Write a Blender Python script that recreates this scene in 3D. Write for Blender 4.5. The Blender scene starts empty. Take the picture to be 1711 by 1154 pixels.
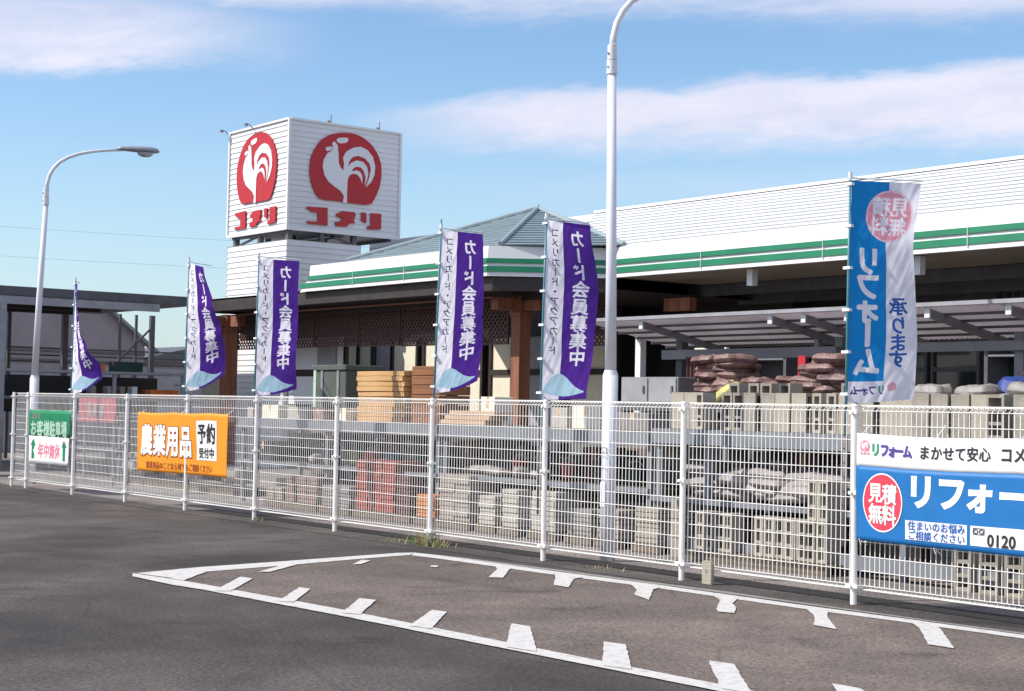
import bpy, math, random
from math import sin, cos, pi, radians, sqrt, atan2
from mathutils import Vector, Matrix
from mathutils.geometry import tessellate_polygon
from mathutils import noise as mnoise

random.seed(7)
SC = bpy.context.scene
COL = SC.collection

# The world frame: x runs along the mesh fence (towards the near end), y into the yard, z up.
# ------------------------------------------------------------------ materials
def newmat(name):
    m = bpy.data.materials.new(name); m.use_nodes = True
    nt = m.node_tree
    return m, nt, nt.nodes['Principled BSDF']

def mat(name, col, rough=0.6, var=0.12, scale=6.0, metal=0.0, bump=0.0, bscale=40.0, col2=None, spec=None, detail=4, translucent=0.0, dirt=0.0):
    m, nt, p = newmat(name)
    L = nt.links
    tc = nt.nodes.new('ShaderNodeTexCoord')
    n = nt.nodes.new('ShaderNodeTexNoise'); n.inputs['Scale'].default_value = scale; n.inputs['Detail'].default_value = detail
    L.new(tc.outputs['Object'], n.inputs['Vector'])
    r = nt.nodes.new('ShaderNodeValToRGB')
    c2 = col2 if col2 else tuple(min(1, c * (1 + var)) for c in col)
    c1 = tuple(c * (1 - var) for c in col)
    r.color_ramp.elements[0].position = 0.3; r.color_ramp.elements[1].position = 0.7
    r.color_ramp.elements[0].color = (*c1, 1); r.color_ramp.elements[1].color = (*c2, 1)
    L.new(n.outputs['Fac'], r.inputs['Fac'])
    out = r.outputs['Color']
    if dirt:
        n2 = nt.nodes.new('ShaderNodeTexNoise'); n2.inputs['Scale'].default_value = scale * 0.35; n2.inputs['Detail'].default_value = 8
        mp = nt.nodes.new('ShaderNodeMapping'); mp.inputs['Scale'].default_value = (3, 3, 0.35)
        L.new(tc.outputs['Object'], mp.inputs['Vector']); L.new(mp.outputs['Vector'], n2.inputs['Vector'])
        r2 = nt.nodes.new('ShaderNodeValToRGB'); r2.color_ramp.elements[0].position = 0.48; r2.color_ramp.elements[1].position = 0.75
        L.new(n2.outputs['Fac'], r2.inputs['Fac'])
        mx = nt.nodes.new('ShaderNodeMixRGB'); mx.blend_type = 'MIX'
        mul = nt.nodes.new('ShaderNodeMath'); mul.operation = 'MULTIPLY'; mul.inputs[1].default_value = dirt
        L.new(r2.outputs['Color'], mul.inputs[0]); L.new(mul.outputs[0], mx.inputs['Fac'])
        L.new(out, mx.inputs['Color1']); mx.inputs['Color2'].default_value = (col[0] * .45, col[1] * .42, col[2] * .38, 1)
        out = mx.outputs['Color']
    L.new(out, p.inputs['Base Color'])
    p.inputs['Roughness'].default_value = rough; p.inputs['Metallic'].default_value = metal
    if spec is not None: p.inputs['Specular IOR Level'].default_value = spec
    if bump:
        nb = nt.nodes.new('ShaderNodeTexNoise'); nb.inputs['Scale'].default_value = bscale; nb.inputs['Detail'].default_value = 3
        L.new(tc.outputs['Object'], nb.inputs['Vector'])
        b = nt.nodes.new('ShaderNodeBump'); b.inputs['Strength'].default_value = bump; b.inputs['Distance'].default_value = 0.02
        L.new(nb.outputs['Fac'], b.inputs['Height']); L.new(b.outputs['Normal'], p.inputs['Normal'])
    if translucent:
        t = nt.nodes.new('ShaderNodeBsdfTranslucent'); mix = nt.nodes.new('ShaderNodeMixShader'); mix.inputs['Fac'].default_value = translucent
        L.new(out, t.inputs['Color']); L.new(p.outputs['BSDF'], mix.inputs[1]); L.new(t.outputs['BSDF'], mix.inputs[2])
        L.new(mix.outputs['Shader'], nt.nodes['Material Output'].inputs['Surface'])
    return m

def wood(name, c1, c2, axis='X', scale=9):
    m, nt, p = newmat(name); L = nt.links
    tc = nt.nodes.new('ShaderNodeTexCoord'); mp = nt.nodes.new('ShaderNodeMapping')
    sc = {'X': (0.6, scale, scale), 'Z': (scale, scale, 0.6)}[axis]
    mp.inputs['Scale'].default_value = sc
    n = nt.nodes.new('ShaderNodeTexNoise'); n.inputs['Scale'].default_value = 2.0; n.inputs['Detail'].default_value = 6
    r = nt.nodes.new('ShaderNodeValToRGB'); r.color_ramp.elements[0].position = .35; r.color_ramp.elements[1].position = .68
    r.color_ramp.elements[0].color = (*c1, 1); r.color_ramp.elements[1].color = (*c2, 1)
    L.new(tc.outputs['Object'], mp.inputs['Vector']); L.new(mp.outputs['Vector'], n.inputs['Vector']); L.new(n.outputs['Fac'], r.inputs['Fac'])
    L.new(r.outputs['Color'], p.inputs['Base Color']); p.inputs['Roughness'].default_value = .7
    return m

def asphalt(name, base, warm, patch=0.35):
    m, nt, p = newmat(name); L = nt.links
    tc = nt.nodes.new('ShaderNodeTexCoord')
    def noise(s, d, dist=0.0):
        n = nt.nodes.new('ShaderNodeTexNoise'); n.inputs['Scale'].default_value = s; n.inputs['Detail'].default_value = d; n.inputs['Distortion'].default_value = dist
        L.new(tc.outputs['Object'], n.inputs['Vector']); return n.outputs['Fac']
    def ramp(f, a, b, ca, cb):
        r = nt.nodes.new('ShaderNodeValToRGB'); r.color_ramp.elements[0].position = a; r.color_ramp.elements[1].position = b
        r.color_ramp.elements[0].color = (*ca, 1); r.color_ramp.elements[1].color = (*cb, 1); L.new(f, r.inputs['Fac']); return r.outputs['Color']
    def mul(a, b, fac):
        x = nt.nodes.new('ShaderNodeMixRGB'); x.blend_type = 'MULTIPLY'; x.inputs['Fac'].default_value = fac; L.new(a, x.inputs['Color1']); L.new(b, x.inputs['Color2']); return x.outputs['Color']
    big = ramp(noise(0.33, 5, 0.6), .36, .62, tuple(c * (1 - patch) for c in base), tuple(c * (1 + .12) for c in warm))
    mid = ramp(noise(2.2, 6), .3, .7, (.78, .78, .78), (1, 1, 1))
    grit = ramp(noise(95, 2), .33, .68, (.55, .55, .56), (1.0, 1.0, 1.0))
    fine = ramp(noise(260, 1), .3, .75, (.7, .7, .7), (1, 1, 1))
    blot = ramp(noise(.9, 7, .4), .34, .66, (.72, .72, .73), (1.04, 1.03, 1.02))
    spot = ramp(noise(30, 6), .36, .66, (.62, .62, .62), (1.15, 1.14, 1.13))
    agg = ramp(noise(62, 3), .36, .64, (.66, .66, .66), (1.2, 1.19, 1.18))
    spot = mul(spot, agg, .9)
    stain = ramp(noise(1.25, 5, .9), .60, .70, (1, 1, 1), (.70, .69, .69)); mid = mul(mid, stain, 1)
    c = mul(mul(mul(mul(mul(big, mid, 1), blot, 1), spot, 1), grit, .9), fine, .9)
    # hairline cracks
    v = nt.nodes.new('ShaderNodeTexVoronoi'); v.feature = 'DISTANCE_TO_EDGE'; v.inputs['Scale'].default_value = .55
    wv = nt.nodes.new('ShaderNodeMixRGB'); wv.inputs['Fac'].default_value = .12
    nn = nt.nodes.new('ShaderNodeTexNoise'); nn.inputs['Scale'].default_value = 3.0; nn.inputs['Detail'].default_value = 5; L.new(tc.outputs['Object'], nn.inputs['Vector'])
    L.new(tc.outputs['Object'], wv.inputs['Color1']); L.new(nn.outputs['Color'], wv.inputs['Color2']); L.new(wv.outputs['Color'], v.inputs['Vector'])
    cr = ramp(v.outputs['Distance'], .0, .006, (.5, .5, .5), (1, 1, 1))
    c = mul(c, cr, .55)
    L.new(c, p.inputs['Base Color']); p.inputs['Roughness'].default_value = .85; p.inputs['Specular IOR Level'].default_value = .3
    b = nt.nodes.new('ShaderNodeBump'); b.inputs['Strength'].default_value = .5; b.inputs['Distance'].default_value = .006
    L.new(noise(120, 3), b.inputs['Height']); L.new(b.outputs['Normal'], p.inputs['Normal'])
    return m

def worn_paint(name, base):
    m, nt, p = newmat(name); L = nt.links
    tc = nt.nodes.new('ShaderNodeTexCoord')
    n = nt.nodes.new('ShaderNodeTexNoise'); n.inputs['Scale'].default_value = 14; n.inputs['Detail'].default_value = 9; n.inputs['Roughness'].default_value = .7
    L.new(tc.outputs['Object'], n.inputs['Vector'])
    r = nt.nodes.new('ShaderNodeValToRGB'); r.color_ramp.elements[0].position = .3; r.color_ramp.elements[1].position = .5
    r.color_ramp.elements[0].color = (.36, .34, .32, 1); r.color_ramp.elements[1].color = (*base, 1)
    L.new(n.outputs['Fac'], r.inputs['Fac']); L.new(r.outputs['Color'], p.inputs['Base Color']); p.inputs['Roughness'].default_value = .7
    return m

M = {}
M['asphalt'] = asphalt('asphalt', (.185, .162, .150), (.205, .178, .163), .40)
M['apron'] = asphalt('apron_asphalt', (.345, .285, .245), (.36, .295, .252), .22)
M['strip'] = asphalt('strip_asphalt', (.17, .15, .138), (.21, .188, .17), .3)
M['yard'] = asphalt('yard_ground', (.56, .5, .455), (.6, .53, .48), .2)
M['patch'] = asphalt('patch_asphalt', (.078, .073, .073), (.082, .077, .077), .25)
M['dark_strip'] = mat('dark_strip', (.03, .027, .025), .9, .3, 12)
M['roadpaint'] = worn_paint('road_paint', (.58, .56, .53))
M['dust'] = mat('dust', (.24, .225, .21), .9, .3, 25)
M['fence'] = mat('fence_white', (.89, .87, .83), .45, .05, 8, dirt=.10)
M['lamp'] = mat('lamp_white', (.76, .77, .81), .35, .06, 3, dirt=.25)
M['lamphead'] = mat('lamp_head_grey', (.27, .28, .32), .4, .15, 8)
M['lens'] = mat('lamp_lens', (.42, .44, .48), .15, .05, 5)
M['clad'] = mat('cladding_white', (.76, .76, .77), .45, .05, .8, dirt=.22)
M['roofwhite'] = mat('roof_white', (.74, .745, .745), .45, .04, .6, dirt=.08)
M['fascia'] = mat('fascia_white', (.78, .78, .77), .4, .03, 1)
M['green'] = mat('stripe_green', (.008, .19, .088), .4, .1, 2)
M['red'] = mat('emblem_red', (.47, .006, .014), .4, .08, 2)
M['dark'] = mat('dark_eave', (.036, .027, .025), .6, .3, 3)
M['soffit'] = mat('soffit_beige', (.3, .265, .22), .7, .12, 2)
M['brown'] = wood('post_brown', (.20, .075, .04), (.32, .125, .065), 'Z', 7)
M['lattice'] = mat('lattice_brown', (.09, .045, .036), .6, .2, 6)
M['shutter'] = mat('shutter_white', (.76, .77, .8), .5, .05, 1)
M['cream'] = mat('cream_panel', (.8, .75, .6), .6, .08, 2)
M['grey'] = mat('grey_metal', (.24, .24, .26), .5, .12, 4)
M['midgrey'] = mat('mid_grey', (.33, .33, .35), .55, .12, 4)
M['darkgrey'] = mat('dark_grey_metal', (.10, .10, .11), .5, .2, 4)
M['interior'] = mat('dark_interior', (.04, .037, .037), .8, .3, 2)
M['seam'] = mat('roof_seam', (.27, .29, .31), .6, .1, 3)
M['tile'] = mat('roof_grey_blue', (.22, .285, .31), .55, .1, 3)
M['warehouse'] = mat('warehouse_grey', (.31, .26, .27), .7, .08, 1)
M['glass'] = mat('dark_glass', (.03, .04, .042), .08, .1, 1)
M['polycarb'] = mat('canopy_sheet', (.36, .32, .33), .5, .25, 1.2, translucent=.35)
M['rack'] = mat('rack_steel', (.2, .215, .235), .45, .12, 6)
M['holder'] = mat('holder_pipe', (.17, .145, .14), .5, .15, 9)
M['teal'] = mat('pole_teal', (.07, .24, .30), .35, .05, 5)
M['clip'] = mat('clip_white', (.8, .82, .84), .4, .03, 5)
M['cl_white'] = mat('cloth_white', (.9, .88, .95), .85, .03, 9, translucent=.78)
M['cl_purple'] = mat('cloth_purple', (.095, .03, .31), .8, .1, 9, translucent=.58)
M['cl_blue'] = mat('cloth_blue', (.01, .27, .68), .8, .06, 9, translucent=.58)
M['cl_pale'] = mat('cloth_pale_blue', (.5, .74, .86), .8, .08, 9, translucent=.58)
M['cl_pink'] = mat('cloth_pink', (.9, .38, .46), .8, .05, 9, translucent=.58)
M['cl_logo'] = mat('cloth_logo_pink', (.8, .42, .5), .8, .05, 9, translucent=.58)
M['ink'] = mat('ink_dark', (.05, .045, .08), .8, .1, 9)
M['ink_white'] = mat('ink_white', (.9, .89, .92), .8, .02, 9, translucent=.6)
M['ink_blue'] = mat('ink_blue', (.02, .12, .42), .8, .1, 9)
M['ink_purple'] = mat('ink_purple', (.09, .05, .30), .8, .1, 9)
M['ink_green'] = mat('ink_green', (.03, .32, .16), .8, .1, 9)
M['b_white'] = mat('banner_white', (.83, .83, .83), .5, .03, 3)
M['b_blue'] = mat('banner_blue', (.004, .15, .43), .5, .05, 3)
M['b_red'] = mat('banner_red', (.72, .05, .09), .5, .05, 3)
M['b_orange'] = mat('banner_orange', (.86, .30, .012), .5, .06, 3)
M['b_green'] = mat('banner_green', (.005, .21, .085), .5, .06, 3)
M['b_palegreen'] = mat('banner_pale_green', (.42, .62, .48), .5, .06, 3)
M['b_ink'] = mat('banner_ink', (.02, .02, .022), .5, .05, 3)
M['b_rust'] = mat('banner_rust', (.30, .07, .01), .5, .05, 3)
M['b_pink'] = mat('banner_pink', (.76, .22, .30), .5, .05, 3)
M['concrete'] = mat('concrete_block', (.33, .30, .25), .9, .18, 7, bump=.5, bscale=90)
M['concrete2'] = mat('concrete_block_pale', (.42, .38, .31), .9, .15, 7, bump=.5, bscale=90)
M['paver_beige'] = mat('paver_beige', (.33, .29, .24), .9, .15, 9, bump=.3, bscale=80)
M['paver_white'] = mat('paver_white', (.44, .41, .36), .9, .12, 9, bump=.3, bscale=80)
M['paver_grey'] = mat('paver_grey', (.24, .222, .21), .9, .15, 9, bump=.3, bscale=80)
M['paver_pink'] = mat('paver_pink', (.27, .18, .155), .9, .15, 9, bump=.3, bscale=80)
M['paver_red'] = mat('paver_red', (.30, .062, .04), .9, .18, 9, bump=.3, bscale=80)
M['paver_dred'] = mat('paver_dark_red', (.11, .04, .034), .9, .2, 9, bump=.3, bscale=80)
M['paver_orange'] = mat('paver_orange', (.52, .20, .065), .9, .15, 9, bump=.3, bscale=80)
M['timber'] = wood('timber_tan', (.46, .25, .095), (.66, .42, .19), 'X', 14)
M['timber_dark'] = wood('timber_dark', (.19, .075, .03), (.30, .13, .055), 'X', 14)
M['timber_pale'] = wood('timber_pale', (.5, .33, .2), (.66, .46, .3), 'X', 14)
M['pallet'] = wood('pallet_wood', (.12, .09, .065), (.22, .17, .12), 'X', 10)
M['olive'] = mat('carton_olive', (.085, .1, .085), .7, .15, 3)
M['bag_maroon'] = mat('bag_maroon', (.13, .058, .055), .6, .3, 5, col2=(.23, .12, .11), bump=.5, bscale=14)
M['bag_grey'] = mat('bag_grey', (.29, .262, .255), .6, .25, 7, bump=.6, bscale=16)
M['bag_white'] = mat('bag_white', (.27, .25, .23), .55, .2, 6, bump=.5, bscale=14)
M['bag_yellow'] = mat('bag_yellow', (.5, .46, .16), .55, .2, 6, bump=.4, bscale=14)
M['bag_bluegrey'] = mat('bag_bluegrey', (.19, .2, .28), .6, .2, 7, bump=.5, bscale=16)
M['tarp_blue'] = mat('tarp_blue', (.025, .055, .25), .5, .2, 4, bump=.4, bscale=9)
M['tarp_orange'] = mat('tarp_orange', (.62, .15, .025), .5, .2, 4, bump=.4, bscale=9)
M['maroon_cloth'] = mat('maroon_net', (.12, .055, .055), .8, .3, 9)
M['plastic_green'] = mat('plastic_green', (.02, .2, .12), .4, .1, 4)
M['plastic_dgreen'] = mat('plastic_dark_green', (.012, .05, .038), .4, .2, 4)
M['plastic_blue'] = mat('plastic_blue', (.05, .12, .28), .4, .1, 4)
M['plastic_black'] = mat('plastic_black', (.02, .02, .022), .45, .1, 4)
M['plastic_red'] = mat('plastic_red', (.5, .02, .03), .4, .1, 4)
M['dull_red'] = mat('dull_red', (.42, .085, .11), .6, .15, 4)
M['leaf'] = mat('weed_leaf', (.075, .12, .03), .7, .4, 20)
M['straw'] = mat('weed_straw', (.3, .22, .1), .8, .3, 20)
M['cable'] = mat('cable_grey', (.5, .62, .72), .6, .05, 2)

# ------------------------------------------------------------------ mesh builder
class MB:
    def __init__(s): s.v = []; s.f = []; s.m = []
    def quad(s, *pts, mi=0):
        i = len(s.v); s.v += [tuple(p) for p in pts]; s.f.append(tuple(range(i, i + len(pts)))); s.m.append(mi); return s
    def box(s, x0, x1, y0, y1, z0, z1, mi=0):
        i = len(s.v)
        s.v += [(x0, y0, z0), (x1, y0, z0), (x1, y1, z0), (x0, y1, z0), (x0, y0, z1), (x1, y0, z1), (x1, y1, z1), (x0, y1, z1)]
        for f in ((0, 3, 2, 1), (4, 5, 6, 7), (0, 1, 5, 4), (1, 2, 6, 5), (2, 3, 7, 6), (3, 0, 4, 7)):
            s.f.append(tuple(i + k for k in f)); s.m.append(mi)
        return s
    def beam(s, p, q, w, h, mi=0, up=(0, 0, 1)):
        p = Vector(p); q = Vector(q); d = (q - p).normalized(); upv = Vector(up)
        if abs(d.dot(upv)) > .98: upv = Vector((0, 1, 0))
        sx = d.cross(upv).normalized(); sz = sx.cross(d)
        i = len(s.v)
        for c in (p, q):
            for a, b in ((-1, -1), (1, -1), (1, 1), (-1, 1)): s.v.append(tuple(c + sx * a * w / 2 + sz * b * h / 2))
        for f in ((3, 2, 1, 0), (4, 5, 6, 7), (0, 1, 5, 4), (1, 2, 6, 5), (2, 3, 7, 6), (3, 0, 4, 7)):
            s.f.append(tuple(i + k for k in f)); s.m.append(mi)
        return s
    def tube(s, pts, r, n=10, mi=0, cap=True):
        pts = [Vector(p) for p in pts]; R = r if isinstance(r, (list, tuple)) else [r] * len(pts)
        i0 = len(s.v); prev = None
        for k, p in enumerate(pts):
            d = (pts[min(k + 1, len(pts) - 1)] - pts[max(k - 1, 0)]).normalized()
            if prev is None:
                a = Vector((1, 0, 0)) if abs(d.x) < .9 else Vector((0, 1, 0)); u = d.cross(a).normalized()
            else: u = (prev - d * prev.dot(d)).normalized()
            w = d.cross(u); prev = u
            for j in range(n):
                t = 2 * pi * j / n; s.v.append(tuple(p + (u * cos(t) + w * sin(t)) * R[k]))
        for k in range(len(pts) - 1):
            for j in range(n):
                a = i0 + k * n + j; b = i0 + k * n + (j + 1) % n
                s.f.append((a, b, b + n, a + n)); s.m.append(mi)
        if cap:
            s.f.append(tuple(i0 + j for j in reversed(range(n)))); s.m.append(mi)
            e = i0 + (len(pts) - 1) * n; s.f.append(tuple(e + j for j in range(n))); s.m.append(mi)
        return s
    def prism(s, poly, fn, t0, t1, mi=0):
        """poly: 2-D outline; fn(x, y, t) gives the 3-D point at thickness t."""
        tri = tessellate_polygon([[Vector((x, y, 0)) for x, y in poly]])
        n = len(poly); i = len(s.v)
        for t in (t0, t1): s.v += [tuple(fn(x, y, t)) for x, y in poly]
        for a, b, c in tri:
            s.f.append((i + n + a, i + n + b, i + n + c)); s.m.append(mi)
            s.f.append((i + c, i + b, i + a)); s.m.append(mi)
        for k in range(n):
            j = (k + 1) % n; s.f.append((i + k, i + j, i + n + j, i + n + k)); s.m.append(mi)
        return s
    def sheet(s, poly, fn, mi=0):
        tri = tessellate_polygon([[Vector((x, y, 0)) for x, y in poly]]); i = len(s.v)
        s.v += [tuple(fn(x, y)) for x, y in poly]
        for t in tri: s.f.append(tuple(i + k for k in t)); s.m.append(mi)
        return s
    def build(s, name, mats, parent=None, smooth=False, loc=None, bevel=0):
        if not isinstance(mats, (list, tuple)): mats = [mats]
        me = bpy.data.meshes.new(name)
        o0 = Vector(loc) if loc else Vector((0, 0, 0))
        if parent is not None: o0 = wloc(parent)
        me.from_pydata([tuple(Vector(v) - o0) for v in s.v], [], s.f)
        for m in mats: me.materials.append(m)
        me.polygons.foreach_set('material_index', s.m)
        if smooth: me.polygons.foreach_set('use_smooth', [True] * len(me.polygons))
        me.update()
        import bmesh
        bm = bmesh.new(); bm.from_mesh(me); bmesh.ops.recalc_face_normals(bm, faces=bm.faces); bm.to_mesh(me); bm.free()
        ob = bpy.data.objects.new(name, me); COL.objects.link(ob)
        if parent is not None: ob.parent = parent
        elif loc: ob.location = loc
        if bevel:
            md = ob.modifiers.new('edge', 'BEVEL'); md.width = bevel; md.segments = 1; md.limit_method = 'ANGLE'
        return ob

def wloc(o):
    l = Vector((0, 0, 0))
    while o is not None: l = l + o.location; o = o.parent
    return l

def tag(o, label, cat, group=None, kind='thing'):
    o['label'] = label; o['category'] = cat
    if group: o['group'] = group
    if kind: o['kind'] = kind
    return o
def thing(name, loc, label, cat, group=None):
    o = bpy.data.objects.new(name, None); COL.objects.link(o); o.location = loc; o.empty_display_size = .2
    return tag(o, label, cat, group)
def struct(o, kind='structure'): o['kind'] = kind; return o
def part(mb, name, m, parent, label=None, **k):
    o = mb.build(name, m, parent, **k)
    if label: o['label'] = label
    return o
ORD = ['topmost', 'second from top', 'third from top', 'fourth from top', 'fifth from top', 'sixth from top', 'seventh from top', 'eighth from top', 'ninth from top', 'tenth from top', 'eleventh from top', 'twelfth from top', 'thirteenth from top', 'fourteenth from top']
NTH = ['first', 'second', 'third', 'fourth', 'fifth', 'sixth', 'seventh', 'eighth', 'ninth', 'tenth', 'eleventh', 'twelfth', 'thirteenth', 'fourteenth', 'fifteenth', 'sixteenth', 'seventeenth', 'eighteenth', 'nineteenth', 'twentieth']

# ------------------------------------------------------------------ lettering
GLY = {}; RIM = {}
def glyph(ch, bold):
    k = (ch, bold)
    if k in GLY: return GLY[k]
    c = bpy.data.curves.new('glyph', 'FONT'); c.body = ch; c.size = 1.0; c.resolution_u = 3
    o = bpy.data.objects.new('glyph', c); COL.objects.link(o)
    bpy.context.view_layer.update()
    e = o.evaluated_get(bpy.context.evaluated_depsgraph_get()); me = e.to_mesh()
    vs = [(v.co.x - .5, v.co.y - .38) for v in me.vertices]
    if ch.isascii() and vs:
        mx = (min(v[0] for v in vs) + max(v[0] for v in vs)) / 2; vs = [(x - mx, y) for x, y in vs]
    fs = [tuple(p.vertices) for p in me.polygons]
    e.to_mesh_clear(); bpy.data.objects.remove(o); bpy.data.curves.remove(c)
    GLY[k] = (vs, fs); return GLY[k]
def put_glyph(mb, ch, cx, cy, w, h, fn, mi=0, bold=.02, rot=False, mirror=False, offs=(0.0,)):
    """adds a glyph centred at (cx, cy) of a 2-D sheet; fn(x, y, offset) gives the 3-D point"""
    vs, fs = glyph(ch, 0)
    rim = RIM.get(ch)
    if rim is None:
        cnt = {}
        key = lambda p: (round(p[0], 5), round(p[1], 5))
        for f in fs:
            for q in range(len(f)):
                e = (key(vs[f[q]]), key(vs[f[(q + 1) % len(f)]])); o = vs[f[(q + 2) % len(f)]]
                kk = tuple(sorted(e)); cnt.setdefault(kk, []).append((e, o))
        edges = []; vn = {}
        for kk, l in cnt.items():
            if len(l) != 1: continue
            (p, q), o = l[0]; dx, dy = q[0] - p[0], q[1] - p[1]; d = math.hypot(dx, dy)
            if d < 1e-6: continue
            nx, ny = -dy / d, dx / d
            if nx * (o[0] - p[0]) + ny * (o[1] - p[1]) > 0: nx, ny = -nx, -ny
            edges.append((p, q))
            for v in (p, q): vn.setdefault(v, []).append((nx, ny))
        out = {}
        for v, ns in vn.items():
            sx, sy = sum(n[0] for n in ns), sum(n[1] for n in ns); l = math.hypot(sx, sy)
            if l < 1e-4: out[v] = ns[0]; continue
            c = l / len(ns); k = 1 / max(c, .62); out[v] = (sx / l * k, sy / l * k)
        rim = RIM[ch] = [(p, q, out[p], out[q]) for p, q in edges]
    def place(x, y, t):
        if rot: x, y = y, -x
        if mirror: x = -x
        return tuple(fn(cx + x * w, cy + y * h, t))
    for t in offs:
        sg = 1 if t >= 0 else -1
        i = len(mb.v); mb.v += [place(x, y, t) for x, y in vs]
        for f in fs: mb.f.append(tuple(i + k for k in f)); mb.m.append(mi)
        if bold:
            for q, (p0, p1, n0, n1) in enumerate(rim):
                tq = t + sg * (.00012 + .00008 * (q % 4)); i = len(mb.v)
                mb.v += [place(*p0, tq), place(*p1, tq), place(p1[0] + n1[0] * bold, p1[1] + n1[1] * bold, tq), place(p0[0] + n0[0] * bold, p0[1] + n0[1] * bold, tq)]
                mb.f.append((i, i + 1, i + 2, i + 3)); mb.m.append(mi)
def put_line(mb, txt, x0, cy, w, h, fn, **k):
    for n, ch in enumerate(txt):
        if ch != ' ': put_glyph(mb, ch, x0 + w * (n + .5), cy, w * .98, h, fn, **k)

# ------------------------------------------------------------------ camera, sky, sun
F_PX, P_, R_, TH = 2690.0, .0376, .0197, .655
CAM = Vector((8.638, -10.178, 1.54))
RX = Vector((.610, .792, .020)); RF = Vector((-.792, .609, .038)).normalized()
RX = (RX - RF * RX.dot(RF)).normalized(); RU = RX.cross(RF)
cd = bpy.data.cameras.new('camera'); cam = bpy.data.objects.new('camera', cd); COL.objects.link(cam)
cam.matrix_world = Matrix(((RX.x, RU.x, -RF.x, CAM.x), (RX.y, RU.y, -RF.y, CAM.y), (RX.z, RU.z, -RF.z, CAM.z), (0, 0, 0, 1)))
cd.sensor_fit = 'HORIZONTAL'; cd.sensor_width = 36; cd.lens = 36 * F_PX / 1711; cd.clip_end = 3000; cd.clip_start = .1
SC.camera = cam
SUN = Vector((-.33, -.63, .70)).normalized()
ld = bpy.data.lights.new('sun', 'SUN'); ld.energy = 3.9; ld.angle = radians(.53); ld.color = (1, .945, .865)
lo = bpy.data.objects.new('sun', ld); COL.objects.link(lo); lo.rotation_euler = SUN.to_track_quat('Z', 'Y').to_euler(); lo.location = (0, -20, 30)

W = bpy.data.worlds.new('World'); SC.world = W; W.use_nodes = True
nt = W.node_tree; N = nt.nodes; L = nt.links
for n in list(N): N.remove(n)
wout = N.new('ShaderNodeOutputWorld'); bg = N.new('ShaderNodeBackground')
sky = N.new('ShaderNodeTexSky'); sky.sky_type = 'NISHITA'; sky.sun_disc = False
sky.sun_elevation = math.asin(SUN.z); sky.sun_rotation = atan2(SUN.x, SUN.y); sky.air_density = 1.0; sky.dust_density = .6; sky.ozone_density = 2.0
def math_(op, a, b=None, c=None, clamp=False):
    n = N.new('ShaderNodeMath'); n.operation = op; n.use_clamp = clamp
    for k, x in enumerate((a, b, c)):
        if x is None: continue
        if isinstance(x, (int, float)): n.inputs[k].default_value = x
        else: L.new(x, n.inputs[k])
    return n.outputs[0]
def sstep(x, a, b):
    n = N.new('ShaderNodeMapRange'); n.interpolation_type = 'SMOOTHSTEP'
    L.new(x, n.inputs['Value']); n.inputs['From Min'].default_value = a; n.inputs['From Max'].default_value = b
    return n.outputs['Result']
tc = N.new('ShaderNodeTexCoord')
sep = N.new('ShaderNodeSeparateXYZ'); L.new(tc.outputs['Generated'], sep.inputs[0])
gx, gy, gz = sep.outputs
fwd = math_('MAXIMUM', math_('ADD', math_('MULTIPLY', gx, -.793), math_('MULTIPLY', gy, .609)), .05)
lat = math_('ADD', math_('MULTIPLY', gx, .609), math_('MULTIPLY', gy, .793))
X = math_('DIVIDE', lat, fwd); Y = math_('DIVIDE', gz, fwd)      # direction on the sky: sideways and upwards slope
comb = N.new('ShaderNodeCombineXYZ'); L.new(math_('MULTIPLY', X, 1.0), comb.inputs[0]); L.new(math_('MULTIPLY', math_('SUBTRACT', Y, math_('MULTIPLY', X, .09)), 3.6), comb.inputs[1])
def cloudnoise(scale, detail, z, dist=0.3, rough=.55):
    n = N.new('ShaderNodeTexNoise'); n.inputs['Scale'].default_value = scale; n.inputs['Detail'].default_value = detail; n.inputs['Distortion'].default_value = dist; n.inputs['Roughness'].default_value = rough
    mp = N.new('ShaderNodeMapping'); mp.inputs['Location'].default_value = (z, z * 2, z); L.new(comb.outputs[0], mp.inputs['Vector']); L.new(mp.outputs[0], n.inputs['Vector']); return n.outputs['Fac']
n1 = cloudnoise(3.2, 6, 3.1); n2 = cloudnoise(9, 6, 7.7); n3 = cloudnoise(2.4, 3, 11.3); n4 = cloudnoise(24, 9, 5.2, .8, .65)
wob = math_('MULTIPLY', math_('SUBTRACT', n1, .5), .035)
wob2 = math_('ADD', math_('MULTIPLY', math_('SUBTRACT', n2, .5), .026), math_('MULTIPLY', math_('SUBTRACT', n4, .5), .016))
Yw = math_('ADD', Y, math_('ADD', wob, wob2))
def band(c0, slope, lo0, los, up0, ups, soft_lo, soft_up):
    """a long soft bank of cloud: centre line c0 + slope X, half widths that grow along it"""
    d = math_('SUBTRACT', Yw, math_('ADD', c0, math_('MULTIPLY', X, slope)))
    up = math_('ADD', up0, math_('MULTIPLY', X, ups)); low = math_('ADD', lo0, math_('MULTIPLY', X, los))
    a = sstep(math_('SUBTRACT', up, d), 0, soft_up); b = sstep(math_('ADD', d, low), 0, soft_lo)
    return math_('MULTIPLY', a, b)
b1 = math_('MULTIPLY', band(.175, .052, .027, .02, .022, .048, .030, .014), sstep(X, -.13, .02))
b1 = math_('MULTIPLY', b1, math_('ADD', .8, math_('MULTIPLY', n2, .4)), clamp=True)
b2 = math_('MULTIPLY', band(.225, -.02, .014, -.07, .02, -.035, .016, .02), sstep(X, -.10, -.27))   # upper left bank
b2 = math_('MULTIPLY', b2, math_('ADD', .45, math_('MULTIPLY', n2, .7)), clamp=True)
b3 = math_('MULTIPLY', sstep(Yw, .236, .262), sstep(n3, .36, .6))
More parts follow.
